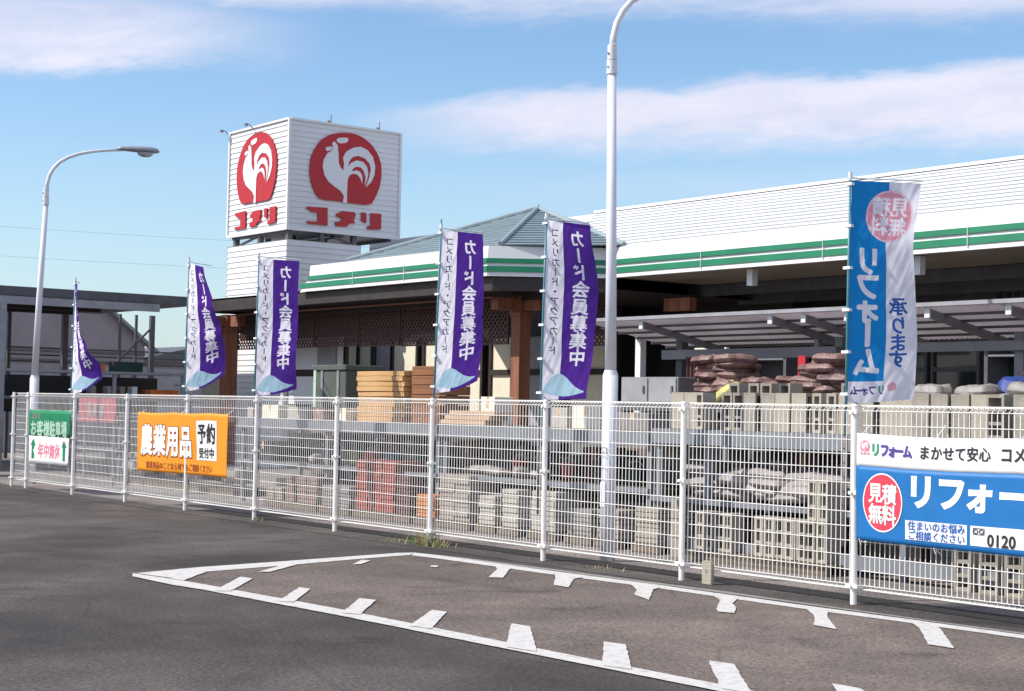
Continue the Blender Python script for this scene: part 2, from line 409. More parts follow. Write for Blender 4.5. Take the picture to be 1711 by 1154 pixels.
b3 = math_('MULTIPLY', b3, .75)
b4 = math_('MULTIPLY', band(.126, .03, .016, 0, .03, .03, .03, .04), sstep(X, -.12, .1))
b4 = math_('MULTIPLY', b4, .28)
b5 = math_('MULTIPLY', sstep(n1, .52, .8), sstep(Y, .05, .2)); b5 = math_('MULTIPLY', b5, .35)
hz = math_('MULTIPLY', sstep(Y, .20, .0), .5)
b1 = math_('MULTIPLY', b1, math_('ADD', .72, math_('MULTIPLY', n4, .5)), clamp=True); b2 = math_('MULTIPLY', b2, math_('ADD', .6, math_('MULTIPLY', n4, .75)), clamp=True)
cl = math_('MAXIMUM', math_('MAXIMUM', b1, b2), math_('MAXIMUM', b3, math_('MAXIMUM', b4, b5)))
shade = N.new('ShaderNodeMixRGB'); shade.inputs['Color1'].default_value = (4.0, 4.05, 5.05, 1); shade.inputs['Color2'].default_value = (5.3, 5.3, 6.05, 1)
L.new(math_('MULTIPLY', n2, 1.3), shade.inputs['Fac'])
mixh = N.new('ShaderNodeMixRGB'); L.new(hz, mixh.inputs['Fac']); hs_ = N.new('ShaderNodeHueSaturation'); hs_.inputs['Saturation'].default_value = 1.14; L.new(sky.outputs[0], hs_.inputs['Color']); L.new(hs_.outputs[0], mixh.inputs['Color1']); mixh.inputs['Color2'].default_value = (2.55, 3.75, 4.9, 1)
mixc = N.new('ShaderNodeMixRGB'); L.new(cl, mixc.inputs['Fac']); L.new(mixh.outputs[0], mixc.inputs['Color1']); L.new(shade.outputs[0], mixc.inputs['Color2'])
L.new(mixc.outputs[0], bg.inputs['Color']); bg.inputs['Strength'].default_value = .135
L.new(bg.outputs[0], wout.inputs['Surface'])
SC.view_settings.view_transform = 'Standard'; SC.view_settings.look = 'None'; SC.view_settings.exposure = 0.36; SC.view_settings.gamma = 1.0

# ------------------------------------------------------------------ ground
def ragged(p, rr=random.Random(5)):
    q = []
    for k in range(len(p)):
        a, b = p[k], p[(k + 1) % len(p)]; d = math.hypot(b[0] - a[0], b[1] - a[1]); n = max(1, min(40, int(d / .07)))
        for i in range(n): t = i / n; q.append((a[0] + (b[0] - a[0]) * t + rr.uniform(-.004, .004), a[1] + (b[1] - a[1]) * t + rr.uniform(-.004, .004)))
    return q
def flat(name, polys, z, m, rough=False):
    mb = MB()
    for p in polys:
        if rough: p = ragged(p)
        mb.sheet(p, lambda x, y: (x, y, z))
    return struct(mb.build(name, m))
g = MB(); g.quad((-1500, -1500, 0), (1500, -1500, 0), (1500, 1500, 0), (-1500, 1500, 0)); struct(g.build('ground', M['asphalt']))
flat('yard_paving', [[(-60, .12), (14, .12), (14, 40), (-60, 40)]], .004, M['yard'])
flat('kerb_strip', [[(-19.4, -.34), (7, -.26), (7, .12), (-19.4, .12)]], .004, M['strip'])
flat('dark_ground_strip', [[(-12, .14), (7, .14), (7, .5), (-12, .5)]], .008, M['dark_strip'])  # near-black strip laid along the yard side of the fence
flat('paved_apron', [[(-4.78, -4.1), (-3.3, -4.05), (1, -3.8), (7, -3.62), (7, -.5), (1.9, -.42), (-1, -.52), (-3.3, -.66), (-5.2, -.78)]], .004, M['apron'])
MK = [
 [(-4.68, -4.11), (-4.02, -3.98), (-1.77, -3.81), (-.03, -3.75), (1.37, -3.71), (2.27, -3.67), (2.72, -3.66), (7, -3.55), (7, -3.72), (2.73, -3.82), (2.2, -3.84), (1.48, -3.87), (.21, -3.93), (-1.45, -4.0), (-3.29, -4.13), (-3.71, -4.19), (-4.45, -4.21)],
 [(-4.66, -4.08), (-4.89, -3.38), (-5.05, -2.37), (-5.3, -.9), (-5.25, -.70), (-5.06, -.92), (-4.93, -1.6), (-4.72, -2.44), (-4.5, -3.54), (-4.15, -3.965)],
 [(-5.24, -.72), (-4.87, -.66), (-3.33, -.6), (-1.77, -.49), (-.98, -.47), (-.16, -.45), (.74, -.39), (1.86, -.34), (2.48, -.33), (7, -.28), (7, -.42), (2.61, -.47), (1.99, -.5), (.92, -.55), (.02, -.62), (-.77, -.65), (-1.53, -.67), (-3.07, -.8), (-4.55, -.86), (-5.03, -.91)]]
ST = [[(-3.24, -4.02), (-3.15, -3.92), (-3.8, -3.39), (-3.97, -3.42)], [(-2.38, -3.92), (-2.28, -3.84), (-2.88, -3.36), (-3.05, -3.36)],
 [(-1.56, -3.85), (-1.42, -3.78), (-2.01, -3.28), (-2.17, -3.33)], [(-.74, -3.8), (-.55, -3.75), (-1.15, -3.21), (-1.3, -3.24)],
 [(.35, -3.8), (.59, -3.75), (-.22, -3.16), (-.41, -3.18)], [(1.24, -3.75), (1.44, -3.7), (.76, -3.14), (.59, -3.18)],
 [(2.18, -3.7), (2.37, -3.66), (1.7, -3.1), (1.52, -3.14)], [(2.48, -3.11), (2.69, -3.1), (3.33, -3.66), (3.1, -3.68)],
 [(-4.1, -4.02), (-3.93, -3.98), (-4.47, -3.5), (-4.56, -3.55)], [(-4.27, -3.08), (-4.22, -2.99), (-4.72, -2.4), (-4.76, -2.52)],
 [(-4.47, -1.96), (-4.45, -1.88), (-4.7, -1.61), (-4.81, -1.64)], [(-3.94, -1.43), (-3.88, -1.4), (-4.0, -1.29), (-4.05, -1.34)],
 [(-2.95, -1.48), (-2.85, -1.39), (-3.37, -.93), (-3.5, -.8), (-3.72, -.82), (-3.46, -1.0)], [(-2.19, -1.35), (-1.98, -1.35), (-2.5, -.86), (-2.56, -.7), (-2.9, -.76), (-2.69, -.92)],
 [(-1.32, -1.2), (-.98, -1.34), (-1.52, -.8), (-1.6, -.64), (-1.95, -.68), (-1.57, -.94)], [(-.3, -1.26), (-.17, -1.37), (-.04, -1.33), (-.27, -1.07), (-.48, -.9), (-.7, -.62), (-.98, -.63), (-.68, -.84)],
 [(.73, -1.3), (.97, -1.33), (.48, -.87), (.26, -.62), (.02, -.6), (.39, -.91)], [(1.78, -1.35), (1.99, -1.35), (1.34, -.64), (1.2, -.52), (.99, -.54), (1.21, -.72)]]
for q_ in ST[:7]:
    for e_, f_ in ((0, 3), (1, 2)):
        (xa, ya), (xb, yb) = q_[e_], q_[f_]; q_[e_] = (xa + (xa - xb) * .14, ya + (ya - yb) * .14)
flat('painted_border_line', MK, .008, M['roadpaint'], True)
flat('painted_hatching', ST, .012, M['roadpaint'], True)
# dusty edge beside the far border line
flat('dust_edge', [[(-5.2, -.68), (-3.3, -.56), (-1.6, -.44), (.7, -.34), (2.4, -.29), (2.4, -.2), (1.0, -.28), (-.4, -.3), (-1.2, -.3), (-2.4, -.4), (-3.6, -.48), (-4.6, -.56)]], .006, M['dust'])

# weeds at the foot of the fence
wd = MB(); rw = random.Random(3)
for cx, n, h in ((-6.05, 90, .16), (-5.75, 50, .09), (-6.6, 20, .06), (-9.9, 14, .07), (-3.1, 12, .05)):
    for k in range(n):
        x = cx + rw.gauss(0, .12); y = -.05 + rw.gauss(0, .07); a = rw.uniform(0, 2 * pi); l = h * rw.uniform(.4, 1.1); w = .008
        dx, dy = cos(a) * l * .5, sin(a) * l * .5
        wd.quad((x - w, y, .004), (x + w, y, .004), (x + dx * .6 + w * .6, y + dy * .6, l * .7), (x + dx * .6 - w * .6, y + dy * .6, l * .7), mi=k % 3 // 2)
        wd.quad((x + dx * .6 - w * .6, y + dy * .6, l * .7), (x + dx * .6 + w * .6, y + dy * .6, l * .7), (x + dx * 1.1, y + dy * 1.1, l), mi=k % 3 // 2)
struct(tag(wd.build('grass', [M['leaf'], M['straw']]), 'small tufts of grass growing along the foot of the white fence', 'grass'), 'stuff')

# ------------------------------------------------------------------ mesh fence
fence = thing('mesh_fence', (-8, 0, 0), 'white welded wire mesh fence with round posts along the storage yard', 'fence')
posts_x = [-18.66, -18] + [-16 + 2 * i for i in range(11)]
for i, px in enumerate(posts_x):
    lean = random.uniform(-.008, .008)
    mb = MB(); mb.tube([(px, -.012, -.05), (px + lean * .3, -.012, .8), (px + lean, -.012, 1.6)], .027, 12)
    mb.tube([(px + lean, -.012, 1.6), (px + lean, -.012, 1.62)], [.03, .022], 12)
    po = part(mb, 'post', M['fence'], fence, smooth=False)
    for z in (1.55, .9, .15):
        c = MB(); c.box(px - (.06 if z < .2 else .04) + lean * z / 1.6, px + (.06 if z < .2 else .04) + lean * z / 1.6, -.044, .03, z - .013, z + .013)
        c.tube([(px + lean * z / 1.6, -.065, z), (px + lean * z / 1.6, -.05, z)], .012, 8)
        part(c, 'clamp', M['fence'], po)
def mesh_panel(x0, x1):
    mb = MB(); n = round((x1 - x0) / .05); st = (x1 - x0) / n
    for k in range(n + 1):
        x = x0 + k * st; h = .0026
        if k in (0, n): h = .004
        mb.beam((x, .03, .16), (x, .03, 1.565), h * 2, h * 2)
        mb.beam((x, .03, 1.565), (x, .075, 1.6), h * 2, h * 2); mb.beam((x, .075, 1.6), (x, .03, 1.605), h * 2, h * 2)
        mb.beam((x, .03, .16), (x, .075, .128), h * 2, h * 2)
    for z in [.16 + .117 * k for k in range(13)]:
        mb.beam((x0, .024, z), (x1, .024, z), .0052, .0056)
    for y, z in ((.075, 1.6), (.024, 1.607), (.075, .128), (.024, .128)): mb.beam((x0, y, z), (x1, y, z), .008, .009)
    return mb
ends = sorted(posts_x)
for a, b in zip(ends[:-1], ends[1:]): part(mesh_panel(a + .03, b - .03), 'mesh_panel', M['fence'], fence)
# pale marker stake standing in the gap beneath the fence
mk = thing('marker_stake', (-1.62, -.05, 0), 'short pale concrete marker stake under the fence beside the striped bay', 'stake')
mb = MB(); mb.box(-1.68, -1.56, -.075, -.03, .004, .2); mb.box(-1.668, -1.572, -.072, -.033, .2, .212); part(mb, 'stake_body', M['concrete2'], mk, bevel=.006)
mb = MB(); mb.box(-1.635, -1.605, -.078, -.075, .11, .14); part(mb, 'bolt', M['grey'], mk)

# ------------------------------------------------------------------ street lamps
def lamp(x, y, label, leanx):
    t = thing('street_lamp', (x, y, 0), label, 'street lamp', 'white street lamps standing just inside the fence')
    mb = MB(); mb.tube([(x, y, -.05), (x, y, 1.88)], .078, 20); mb.tube([(x, y, 1.88), (x, y, 1.93)], [.078, .06], 20, cap=False)
    pb = part(mb, 'pole_base', M['lamp'], t, smooth=True)
    mb = MB(); mb.box(x - .035, x + .035, y - .084, y - .066, .55, .8); mb.tube([(x, y - .088, .76), (x, y - .08, .76)], .008, 8); part(mb, 'access_cover', M['lamp'], pb, bevel=.004)
    tx = x + leanx
    mb = MB(); mb.tube([(x, y, 1.9), (x + leanx * .35, y, 3.2), (tx, y, 4.98)], [.06, .053, .045], 20)
    part(mb, 'pole', M['lamp'], t, smooth=True)
    mb = MB(); mb.tube([(tx, y, 4.96), (tx, y, 5.1)], .056, 20); mb.tube([(tx, y, 5.11), (tx, y, 5.26)], .05, 20)
    co = part(mb, 'collar', M['lamp'], t, smooth=False)
    for z in (5.03, 5.17):
        b_ = MB(); b_.tube([(tx, y - .046, z), (tx, y - .064, z)], .011, 8); part(b_, 'bolt', M['grey'], co)
    d = Vector((.25, .97, 0))
    base = Vector((tx, y, 5.2))
    prof = [(0, 0), (.01, .14), (.045, .29), (.11, .42), (.21, .54), (.36, .64), (.55, .72), (.78, .78), (1.04, .825), (1.3, .85)]
    pts = [tuple(base + d * a + Vector((0, 0, h))) for a, h in prof]
    mb = MB(); mb.tube(pts, [.036, .036, .035, .034, .033, .032, .03, .028, .027, .026], 14)
    part(mb, 'arm', M['lamp'], t, smooth=True)
    p0 = base + d * 1.22 + Vector((0, 0, .84))
    mb = MB(); n = 16; sec = [(0, .055, .045), (.08, .085, .06), (.25, .11, .075), (.45, .135, .085), (.6, .13, .085), (.7, .10, .07), (.75, .04, .03)]
    s = Vector((-d.y, d.x, 0)); i0 = len(mb.v)
    for l, w, h in sec:
        for j in range(n):
            a = 2 * pi * j / n; zz = sin(a) * h; zz = zz if zz > 0 else zz * .35
            mb.v.append(tuple(p0 + d * l + s * cos(a) * w + Vector((0, 0, zz + .02))))
    for k in range(len(sec) - 1):
        for j in range(n):
            a = i0 + k * n + j; b = i0 + k * n + (j + 1) % n; mb.f.append((a, b, b + n, a + n)); mb.m.append(0)
    mb.f.append(tuple(i0 + j for j in range(n))); mb.m.append(0); mb.f.append(tuple(i0 + (len(sec) - 1) * n + j for j in range(n))); mb.m.append(0)
    hd = part(mb, 'lamp_head', M['lamphead'], t, smooth=True)
    mb = MB(); i0 = 0; n = 14; rows = [(0, .11), (-.03, .105), (-.06, .08), (-.078, .04)]
    c = p0 + d * .5
    for z, r in rows:
        for j in range(n): a = 2 * pi * j / n; mb.v.append(tuple(c + d * cos(a) * r * 1.35 + s * sin(a) * r + Vector((0, 0, z - .008))))
    for k in range(len(rows) - 1):
        for j in range(n): a = k * n + j; b = k * n + (j + 1) % n; mb.f.append((a, b, b + n, a + n)); mb.m.append(0)
    mb.f.append(tuple((len(rows) - 1) * n + j for j in range(n))); mb.m.append(0)
    part(mb, 'lens', M['lens'], hd, smooth=True)
lamp(-3.68, .56, 'tall white street lamp in mid picture, its arm curving out of the frame', -.06)
lamp(-19.34, .6, 'white street lamp beside the green sign, grey head against blue sky', .28)

# rooster mark: outline and white cut-outs, in units of its own radius
RO = [(-.704, -.535), (-.837, -.405), (-.954, -.16), (-1.01, .123), (-.989, .413), (-.885, .65), (-.707, .896), (-.451, 1.055), (-.152, 1.13), (.189, 1.145), (.459, 1.085), (.714, .93), (.895, .72), (.999, .467), (1.007, .17), (.956, -.1), (.846, -.341), (.715, -.545), (.035, -.545), (.034, -.545), (-.126, -.53)]
RB = [(-.415, .849), (-.349, .892), (-.264, .811), (-.232, .594), (-.223, .4), (-.167, .283), (-.089, .22), (-.071, .384), (-.105, .527), (-.026, .676), (.179, .803), (.389, .847), (.583, .79), (.742, .637), (.814, .414), (.8, .214), (.712, .024), (.554, -.126), (.647, .133), (.688, .318), (.65, .462), (.511, .578), (.318, .619), (.167, .573), (.074, .465), (.044, .325), (.132, .432), (.283, .504), (.456, .49), (.574, .388), (.621, .229), (.587, .061), (.522, -.097), (.543, .122), (.489, .264), (.402, .347), (.268, .352), (.182, .291), (.146, .225), (.29, .263), (.394, .231), (.454, .129), (.459, -.044), (.394, .081), (.308, .163), (.2, .175), (.095, .128), (.041, .031), (.03, -.256), (.035, -.56), (-.083, -.56), (-.053, -.394), (-.151, -.28), (-.304, -.198), (-.494, -.088), (-.61, .062), (-.663, .256), (-.638, .42), (-.542, .585), (-.425, .663), (-.39, .738)]
RC = [(-.305, .936), (-.243, .989), (-.111, 1.011), (.025, 1.021), (.034, .95), (-.032, .893), (-.182, .86), (-.258, .874)]
RK = [(-.591, .722), (-.517, .743), (-.413, .762), (-.411, .71), (-.47, .658), (-.551, .636), (-.589, .667)]
LK = [[(-1.048, -.735), (-.495, -.715), (-.483, -1.138), (-1.037, -1.138), (-1.039, -1.077), (-.745, -1.071), (-.751, -.853), (-.935, -.85), (-.991, -.798), (-1.047, -.79)],
      [(-.249, -.827), (-.155, -.806), (-.1, -.756), (.271, -.749), (.297, -.831), (.239, -.954), (.294, -1.008), (.135, -1.041), (.046, -1.12), (-.255, -1.132), (-.266, -1.03), (-.124, -.998), (-.065, -.931), (-.239, -.898)],
      [(.463, -.738), (.597, -.740), (.604, -.981), (.554, -.979), (.468, -.94)], [(.724, -.731), (1.028, -.727), (1.022, -1.11), (.635, -1.133), (.633, -1.071), (.733, -1.036)]]
def smooth_poly(p, n=1):
    for _ in range(n):
        q = []
        for k in range(len(p)):
            a = p[k]; b = p[(k + 1) % len(p)]
            q += [(a[0] * .8 + b[0] * .2, a[1] * .8 + b[1] * .2), (a[0] * .2 + b[0] * .8, a[1] * .2 + b[1] * .8)]
        p = q
    return p
def rooster(mb, fn, which):
    if which == 'red': mb.sheet(RO, fn)

# ------------------------------------------------------------------ flags on poles
RH = Vector((.609, .793, 0)); FH = Vector((-.793, .609, 0))
def lerp_curve(c, v):
    for (v0, a0), (v1, a1) in zip(c[:-1], c[1:]):
        if v <= v1:
            t = (v - v0) / (v1 - v0) if v1 > v0 else 0; t = t * t * (3 - 2 * t); return a0 + (a1 - a0) * t
    return c[-1][1]
def flag_fn(px, py, ztop, h, phis, lift, amp, ph, leanx, sag=0.0):
    def fn(x, yv, off=0.0):
        """x metres from the pole, yv metres down from the top"""
        def P(x, yv):
            v = min(max(yv / h, 0), 1)
            # follow the bend of the cloth from the pole outwards
            phi = lerp_curve(phis, v); n = 6; p = Vector((px + leanx * (1 - v), py, ztop - yv))
            u = x / .6
            rip = amp * u * (sin(5.5 * v + 3.0 * u + ph) * .6 + sin(11 * v - 2.2 * u + ph * 2) * .25)
            phi2 = phi + .35 * amp * 8 * sin(4.2 * v + ph) * u
            dirv = RH * cos(phi2) + FH * sin(phi2); nrm = FH * cos(phi2) - RH * sin(phi2)
            rip += .016 * u ** .6 * mnoise.noise(Vector((u * 2.2 + ph * 5, v * 6 - u * 3, ph))) + .005 * mnoise.noise(Vector((u * 6 + ph, v * 17 + u * 9, ph * 2)))
            sv = v * v * (3 - 2 * v)
            return p + dirv * x + nrm * rip + Vector((0, 0, lift * u * u * sv * v - sag * u * (1 - v) ** 6))
        p = P(x, yv)
        if off:
            e = .004; n = (P(x + e, yv) - P(x - e, yv)).cross(P(x, yv + e) - P(x, yv - e)).normalized()
            p = p + n * off
        return p
    return fn
def flag(px, label, group, fn, h, kind, bar_phi, leanx, ztop, tall=3.52, wide=.6, fine=(80, 240)):
    py = .115
    t = thing('banner_flag', (px, py, 0), label, 'flag', group)
    mb = MB(); mb.tube([(px, py, 1.25), (px + leanx * .5, py, 2.5), (px + leanx, py, tall)], [.013, .0115, .010], 10); part(mb, 'pole', M['teal'], t, smooth=True)
    mb = MB(); mb.tube([(px, py, .45), (px, py, 1.35)], .021, 12); part(mb, 'holder_pipe', M['holder'], t, smooth=True)
    d = RH * cos(bar_phi) + FH * sin(bar_phi); b0 = Vector((px + leanx, py, ztop + .02))
    mb = MB(); mb.tube([tuple(b0 - d * .03), tuple(b0 + d * (wide + .0))], .007, 8); mb.tube([tuple(b0 + Vector((0, 0, -.02))), tuple(b0 + Vector((0, 0, .05)))], .017, 10); part(mb, 'crossbar', M['clip'], t)
    for k in range(6):
        z = ztop - .03 - k * (h - .1) / 5
        f = (ztop - z) / h
        c = Vector((px + leanx * (1 - f), py, z)); mb = MB(); mb.box(c.x - .045, c.x + .03, c.y - .018, c.y + .018, z - .012, z + .012); part(mb, 'loop', M['clip'], t)
    # the cloth: a fine weave of small faces, each dyed with the colour printed there
    nu, nv = fine; cw, chh = (wide - .012) / nu, h / nv
    cells = bytearray(nu * nv)
    def dye(test, x0, x1, y0, y1, k):
        for j in range(max(0, int(y0 / chh)), min(nv, int(y1 / chh) + 2)):
            yy = (j + .5) * chh
            for i in range(max(0, int((x0 - .012) / cw)), min(nu, int((x1 - .012) / cw) + 2)):
                if test(.012 + (i + .5) * cw, yy): cells[j * nu + i] = k
    def print_glyph(ch, cx, cy, w, hh, k, bold=.03, rot=False):
        vs, fs = glyph(ch, 0)
        sh = [(0, 0)] + [(bold * cos(pi * q / 4), bold * sin(pi * q / 4)) for q in range(8)]
        for ox, oy in sh:
            P = []
            for x, y in vs:
                x, y = x + ox, y + oy
                if rot: x, y = y, -x
                P.append((cx - x * w, cy - y * hh))       # seen from behind: mirrored
            for f in fs:
                (ax, ay), (bx, by), (qx, qy) = P[f[0]], P[f[1]], P[f[2]]
                d = (by - qy) * (ax - qx) + (qx - bx) * (ay - qy)
                if abs(d) < 1e-12: continue
                def inside(x, y):
                    l1 = ((by - qy) * (x - qx) + (qx - bx) * (y - qy)) / d; l2 = ((qy - ay) * (x - qx) + (ax - qx) * (y - qy)) / d
                    return l1 >= -.01 and l2 >= -.01 and l1 + l2 <= 1.01
                dye(inside, min(ax, bx, qx), max(ax, bx, qx), min(ay, by, qy), max(ay, by, qy), k)
    if kind == 'purple':
        dye(lambda x, y: x > .225, .2, wide, 0, h, 1)
        for n, ch in enumerate('カード会員募集中'): print_glyph(ch, .41, .16 + .178 * n, .20, .182, 0, .026, ch == 'ー')
        for n, ch in enumerate('コメリカード・アクアカード'): print_glyph(ch, .125, .12 + .101 * n, .112, .1, 2, .012, ch == 'ー')
        def wave(x, y):
            u = (x - .02) / .53
            return 0 < u < 1 and h * (.955 - .085 * sin(pi * u) - .03 * sin(2 * pi * u)) < y < h * (.962 + .02 * sin(pi * u))
        dye(wave, 0, wide, h * .8, h, 3)
        mats = ['cl_white', 'cl_purple', 'ink', 'cl_pale']
    else:
        dye(lambda x, y: x < .345 and y < .905 * h, 0, .4, 0, h, 1)
        for ch, y in (('リ', .66), ('フ', .87), ('ォ', 1.06), ('ー', 1.27), ('ム', 1.5)): print_glyph(ch, .18, y, .25, .25, 0, .045, ch == 'ー')
        cx, cy, r = .36, .285, .215
        dye(lambda x, y: (x - cx) ** 2 + (y - cy) ** 2 < r * r, 0, wide, 0, .6, 2)
        dye(lambda x, y: .94 * r < math.hypot(x - cx, y - cy) < .975 * r, 0, wide, 0, .6, 0)
        for ch, x, y in (('見', .445, .205), ('積', .28, .205), ('無', .44, .365), ('料', .27, .365)): print_glyph(ch, x, y, .17, .165, 0, .022)
        for ch, y in (('承', 1.04), ('り', 1.2), ('ま', 1.345), ('す', 1.485)): print_glyph(ch, .455, y, .175, .16, 3, .026)
        for ch, x in (('ム', .075), ('ー', .125), ('ォ', .18), ('フ', .245), ('リ', .325)): print_glyph(ch, x, h - .1, .075, .085, 5 if ch == 'リ' else 4, .04)
        tri = tessellate_polygon([[Vector((x, y, 0)) for x, y in RO]])
        def mark(x, y):
            u, v = (.425 - x) / .042, (h - .11 - y) / .042
            c = False
            for k in range(len(RO)):
                (xa, ya), (xb, yb) = RO[k], RO[k - 1]
                if (ya > v) != (yb > v) and u < (xb - xa) * (v - ya) / (yb - ya) + xa: c = not c
            return c
        dye(mark, .37, .48, h - .17, h - .05, 6)
        mats = ['cl_white', 'cl_blue', 'cl_pink', 'ink_blue', 'ink_purple', 'ink_green', 'cl_logo']
    mb = MB()
    for j in range(nv + 1):
        for i in range(nu + 1): mb.v.append(tuple(fn(.012 + i * cw, j * chh)))
    for j in range(nv):
        for i in range(nu):
            q = j * (nu + 1) + i; mb.f.append((q, q + 1, q + nu + 2, q + nu + 1)); mb.m.append(cells[j * nu + i])
    part(mb, 'cloth', [M[m_] for m_ in mats], t, smooth=True)
    return t

def curve(*p): return list(p)
PG = 'purple membership flags along the fence'
fl = flag_fn(-16.50, .115, 3.43, 1.82, curve((0, 1.74), (.42, 1.66), (.65, 1.45), (.88, 1.0), (1, .95)), .26, .03, 1.0, .06)
flag(-16.50, 'purple and white flag hanging nearly edge-on next to the green and white sign', PG, fl, 1.82, 'purple', 1.72, .06, 3.43, 3.48)
fl = flag_fn(-12.38, .115, 3.49, 1.82, curve((0, 1.36), (.3, 1.15), (.55, .85), (.8, .62), (1, .58)), .26, .03, 2.0, .04)
flag(-12.38, 'half-turned purple and white flag rising above the orange banner', PG, fl, 1.82, 'purple', 1.2, .04, 3.49, 3.58)
fl = flag_fn(-10.31, .115, 3.44, 1.82, curve((0, .55), (.4, .5), (.75, .62), (1, .62)), .10, .035, .4, .0)
flag(-10.31, 'purple and white flag in front of the white tower, beyond the orange banner', PG, fl, 1.82, 'purple', .55, .02, 3.44, 3.5)
fl = flag_fn(-6.17, .115, 3.5, 1.82, curve((0, .68), (.4, .62), (.75, .6), (1, .62)), .15, .032, 2.6, .08)
flag(-6.17, 'purple and white flag with its foot blown up, left of the brown post', PG, fl, 1.82, 'purple', .68, .08, 3.5, 3.62, fine=(110, 330))
fl = flag_fn(-4.26, .115, 3.46, 1.84, curve((0, .72), (.4, .38), (.7, .38), (1, .55)), .02, .035, 4.2, .05)
flag(-4.26, 'largest purple and white flag, close beside the mid street lamp', PG, fl, 1.84, 'purple', .72, .05, 3.46, 3.52, fine=(120, 360))
fl = flag_fn(-.215, .115, 3.47, 1.84, curve((0, .1), (.3, .3), (.7, .22), (1, .34)), .04, .03, 1.2, .02)
flag(-.215, 'blue and white renovation flag with pink disc above the blue banner', 'flags for the renovation service', fl, 1.84, 'blue', .12, .02, 3.47, 3.53, .62, fine=(130, 380))

# ------------------------------------------------------------------ banners tied to the fence
def sheet_fn(x0, x1, z0, z1, y, sag=.012, skew=0.0, bow=.0):
    w, h = x1 - x0, z1 - z0
    def fn(x, z, off=0.0):
        u = x / w; v = z / h
        dz = skew * u - sag * sin(pi * ((u * 2.5) % 1)) * (v)
        wr = .007 * mnoise.noise(Vector((x * 2.2 + x0, z * 3.1, 1.7))) + .0035 * mnoise.noise(Vector((x * 7 + z * 5, z * 6 - x * 3, 4.1)))
        return Vector((x0 + x, y - off - .012 * sin(7 * u + 2 * v) - wr - bow * sin(pi * u) * (1 - v), z0 + z + dz))
    return fn, w, h
def sheet_panel(mb, fn, xa, xb, za, zb, off, mi=0, nx=24, nz=6):
    i = len(mb.v)
    for j in range(nz + 1):
        for k in range(nx + 1): mb.v.append(tuple(fn(xa + (xb - xa) * k / nx, za + (zb - za) * j / nz, off)))
    for j in range(nz):
        for k in range(nx): a = i + j * (nx + 1) + k; mb.f.append((a, a + 1, a + nx + 2, a + nx + 1)); mb.m.append(mi)
def ties(t, pts):
    for x, z, dz in pts:
        mb = MB(); mb.tube([(x, -.06, z), (x + .01, -.03, z + dz * .4), (x + .012, .02, z + dz)], .004, 6); mb.tube([(x, -.062, z), (x + .02, -.06, z - .05)], .003, 6)
        part(mb, 'tie', M['clip'], t)

# long blue renovation banner
t = thing('fence_banner', (1.9, -.06, .5), 'long blue and white renovation banner with red disc tied to the fence', 'banner', 'banners tied to the fence')
fn, w, h = sheet_fn(.06, 3.75, .53, 1.385, -.055, .016, -.01)
mb = MB(); sheet_panel(mb, fn, 0, w, 0, .66 * h + .03, 0, 1, 90, 16); sheet_panel(mb, fn, 0, w, .66 * h + .03, h, 0, 0, 90, 8)
mb2 = mb
body = part(mb, 'sheet', [M['b_white'], M['b_blue']], t, smooth=True)
sd = body.modifiers.new('thick', 'SOLIDIFY'); sd.thickness = .0015; sd.offset = 1
F3 = lambda x, y, o: fn(x, y, o)
mb = MB(); cx, cz, rx, rz = .27, .315, .2, .235
ring = 44; i = len(mb.v); mb.v.append(tuple(fn(cx, cz, .004)))
for k in range(ring): mb.v.append(tuple(fn(cx + rx * cos(2 * pi * k / ring), cz + rz * sin(2 * pi * k / ring), .004)))
for k in range(ring): mb.f.append((i, i + 1 + k, i + 1 + (k + 1) % ring)); mb.m.append(0)
for k in range(ring):
    a0, a1 = 2 * pi * k / ring, 2 * pi * (k + 1) / ring
    mb.quad(*[fn(cx + rx * q * cos(a), cz + rz * q * sin(a), .006) for q, a in ((1.0, a0), (1.0, a1), (.95, a1), (.95, a0))], mi=1)
disc = part(mb, 'disc_print', [M['b_red'], M['b_white']], body)
mb = MB()
for ch, x, z in (('見', .2, .39), ('積', .34, .385), ('無', .2, .225), ('料', .34, .22)): put_glyph(mb, ch, x, z, .145, .165, F3, bold=.03, offs=(.007,))
part(mb, 'disc_lettering', M['b_white'], body)
mb = MB()
for ch, x in (('リ', .64), ('フ', .92), ('ォ', 1.17), ('ー', 1.47), ('ム', 1.78)): put_glyph(mb, ch, x, .43, .28, .28, F3, bold=.05, offs=(.004,))
part(mb, 'large_lettering', M['b_white'], body)
mb = MB()
sheet_panel(mb, fn, .5, 1.07, .045, .195, .004); sheet_panel(mb, fn, 1.10, 2.3, .045, .195, .004)
for zz in (.045, .19): sheet_panel(mb, fn, .5, 1.07, zz, zz + .006, .006)
part(mb, 'box_print', M['b_white'], body)
mb = MB(); put_line(mb, '住まいのお悩み', .525, .158, .076, .076, F3, bold=.02, offs=(.008,)); put_line(mb, 'ご相談ください', .525, .083, .076, .076, F3, bold=.02, offs=(.008,))
part(mb, 'box_lettering', M['ink_blue'], body)
mb = MB(); [put_glyph(mb, ch, 1.28 + .062 * k, .1, .12, .125, F3, bold=.03, offs=(.008,)) for k, ch in enumerate('0120')]
for xa, xb, za, zb in ((1.125, 1.225, .13, .135), (1.125, 1.225, .175, .18), (1.125, 1.13, .13, .18), (1.22, 1.225, .13, .18)): sheet_panel(mb, fn, xa, xb, za, zb, .008, 0, 4, 1)
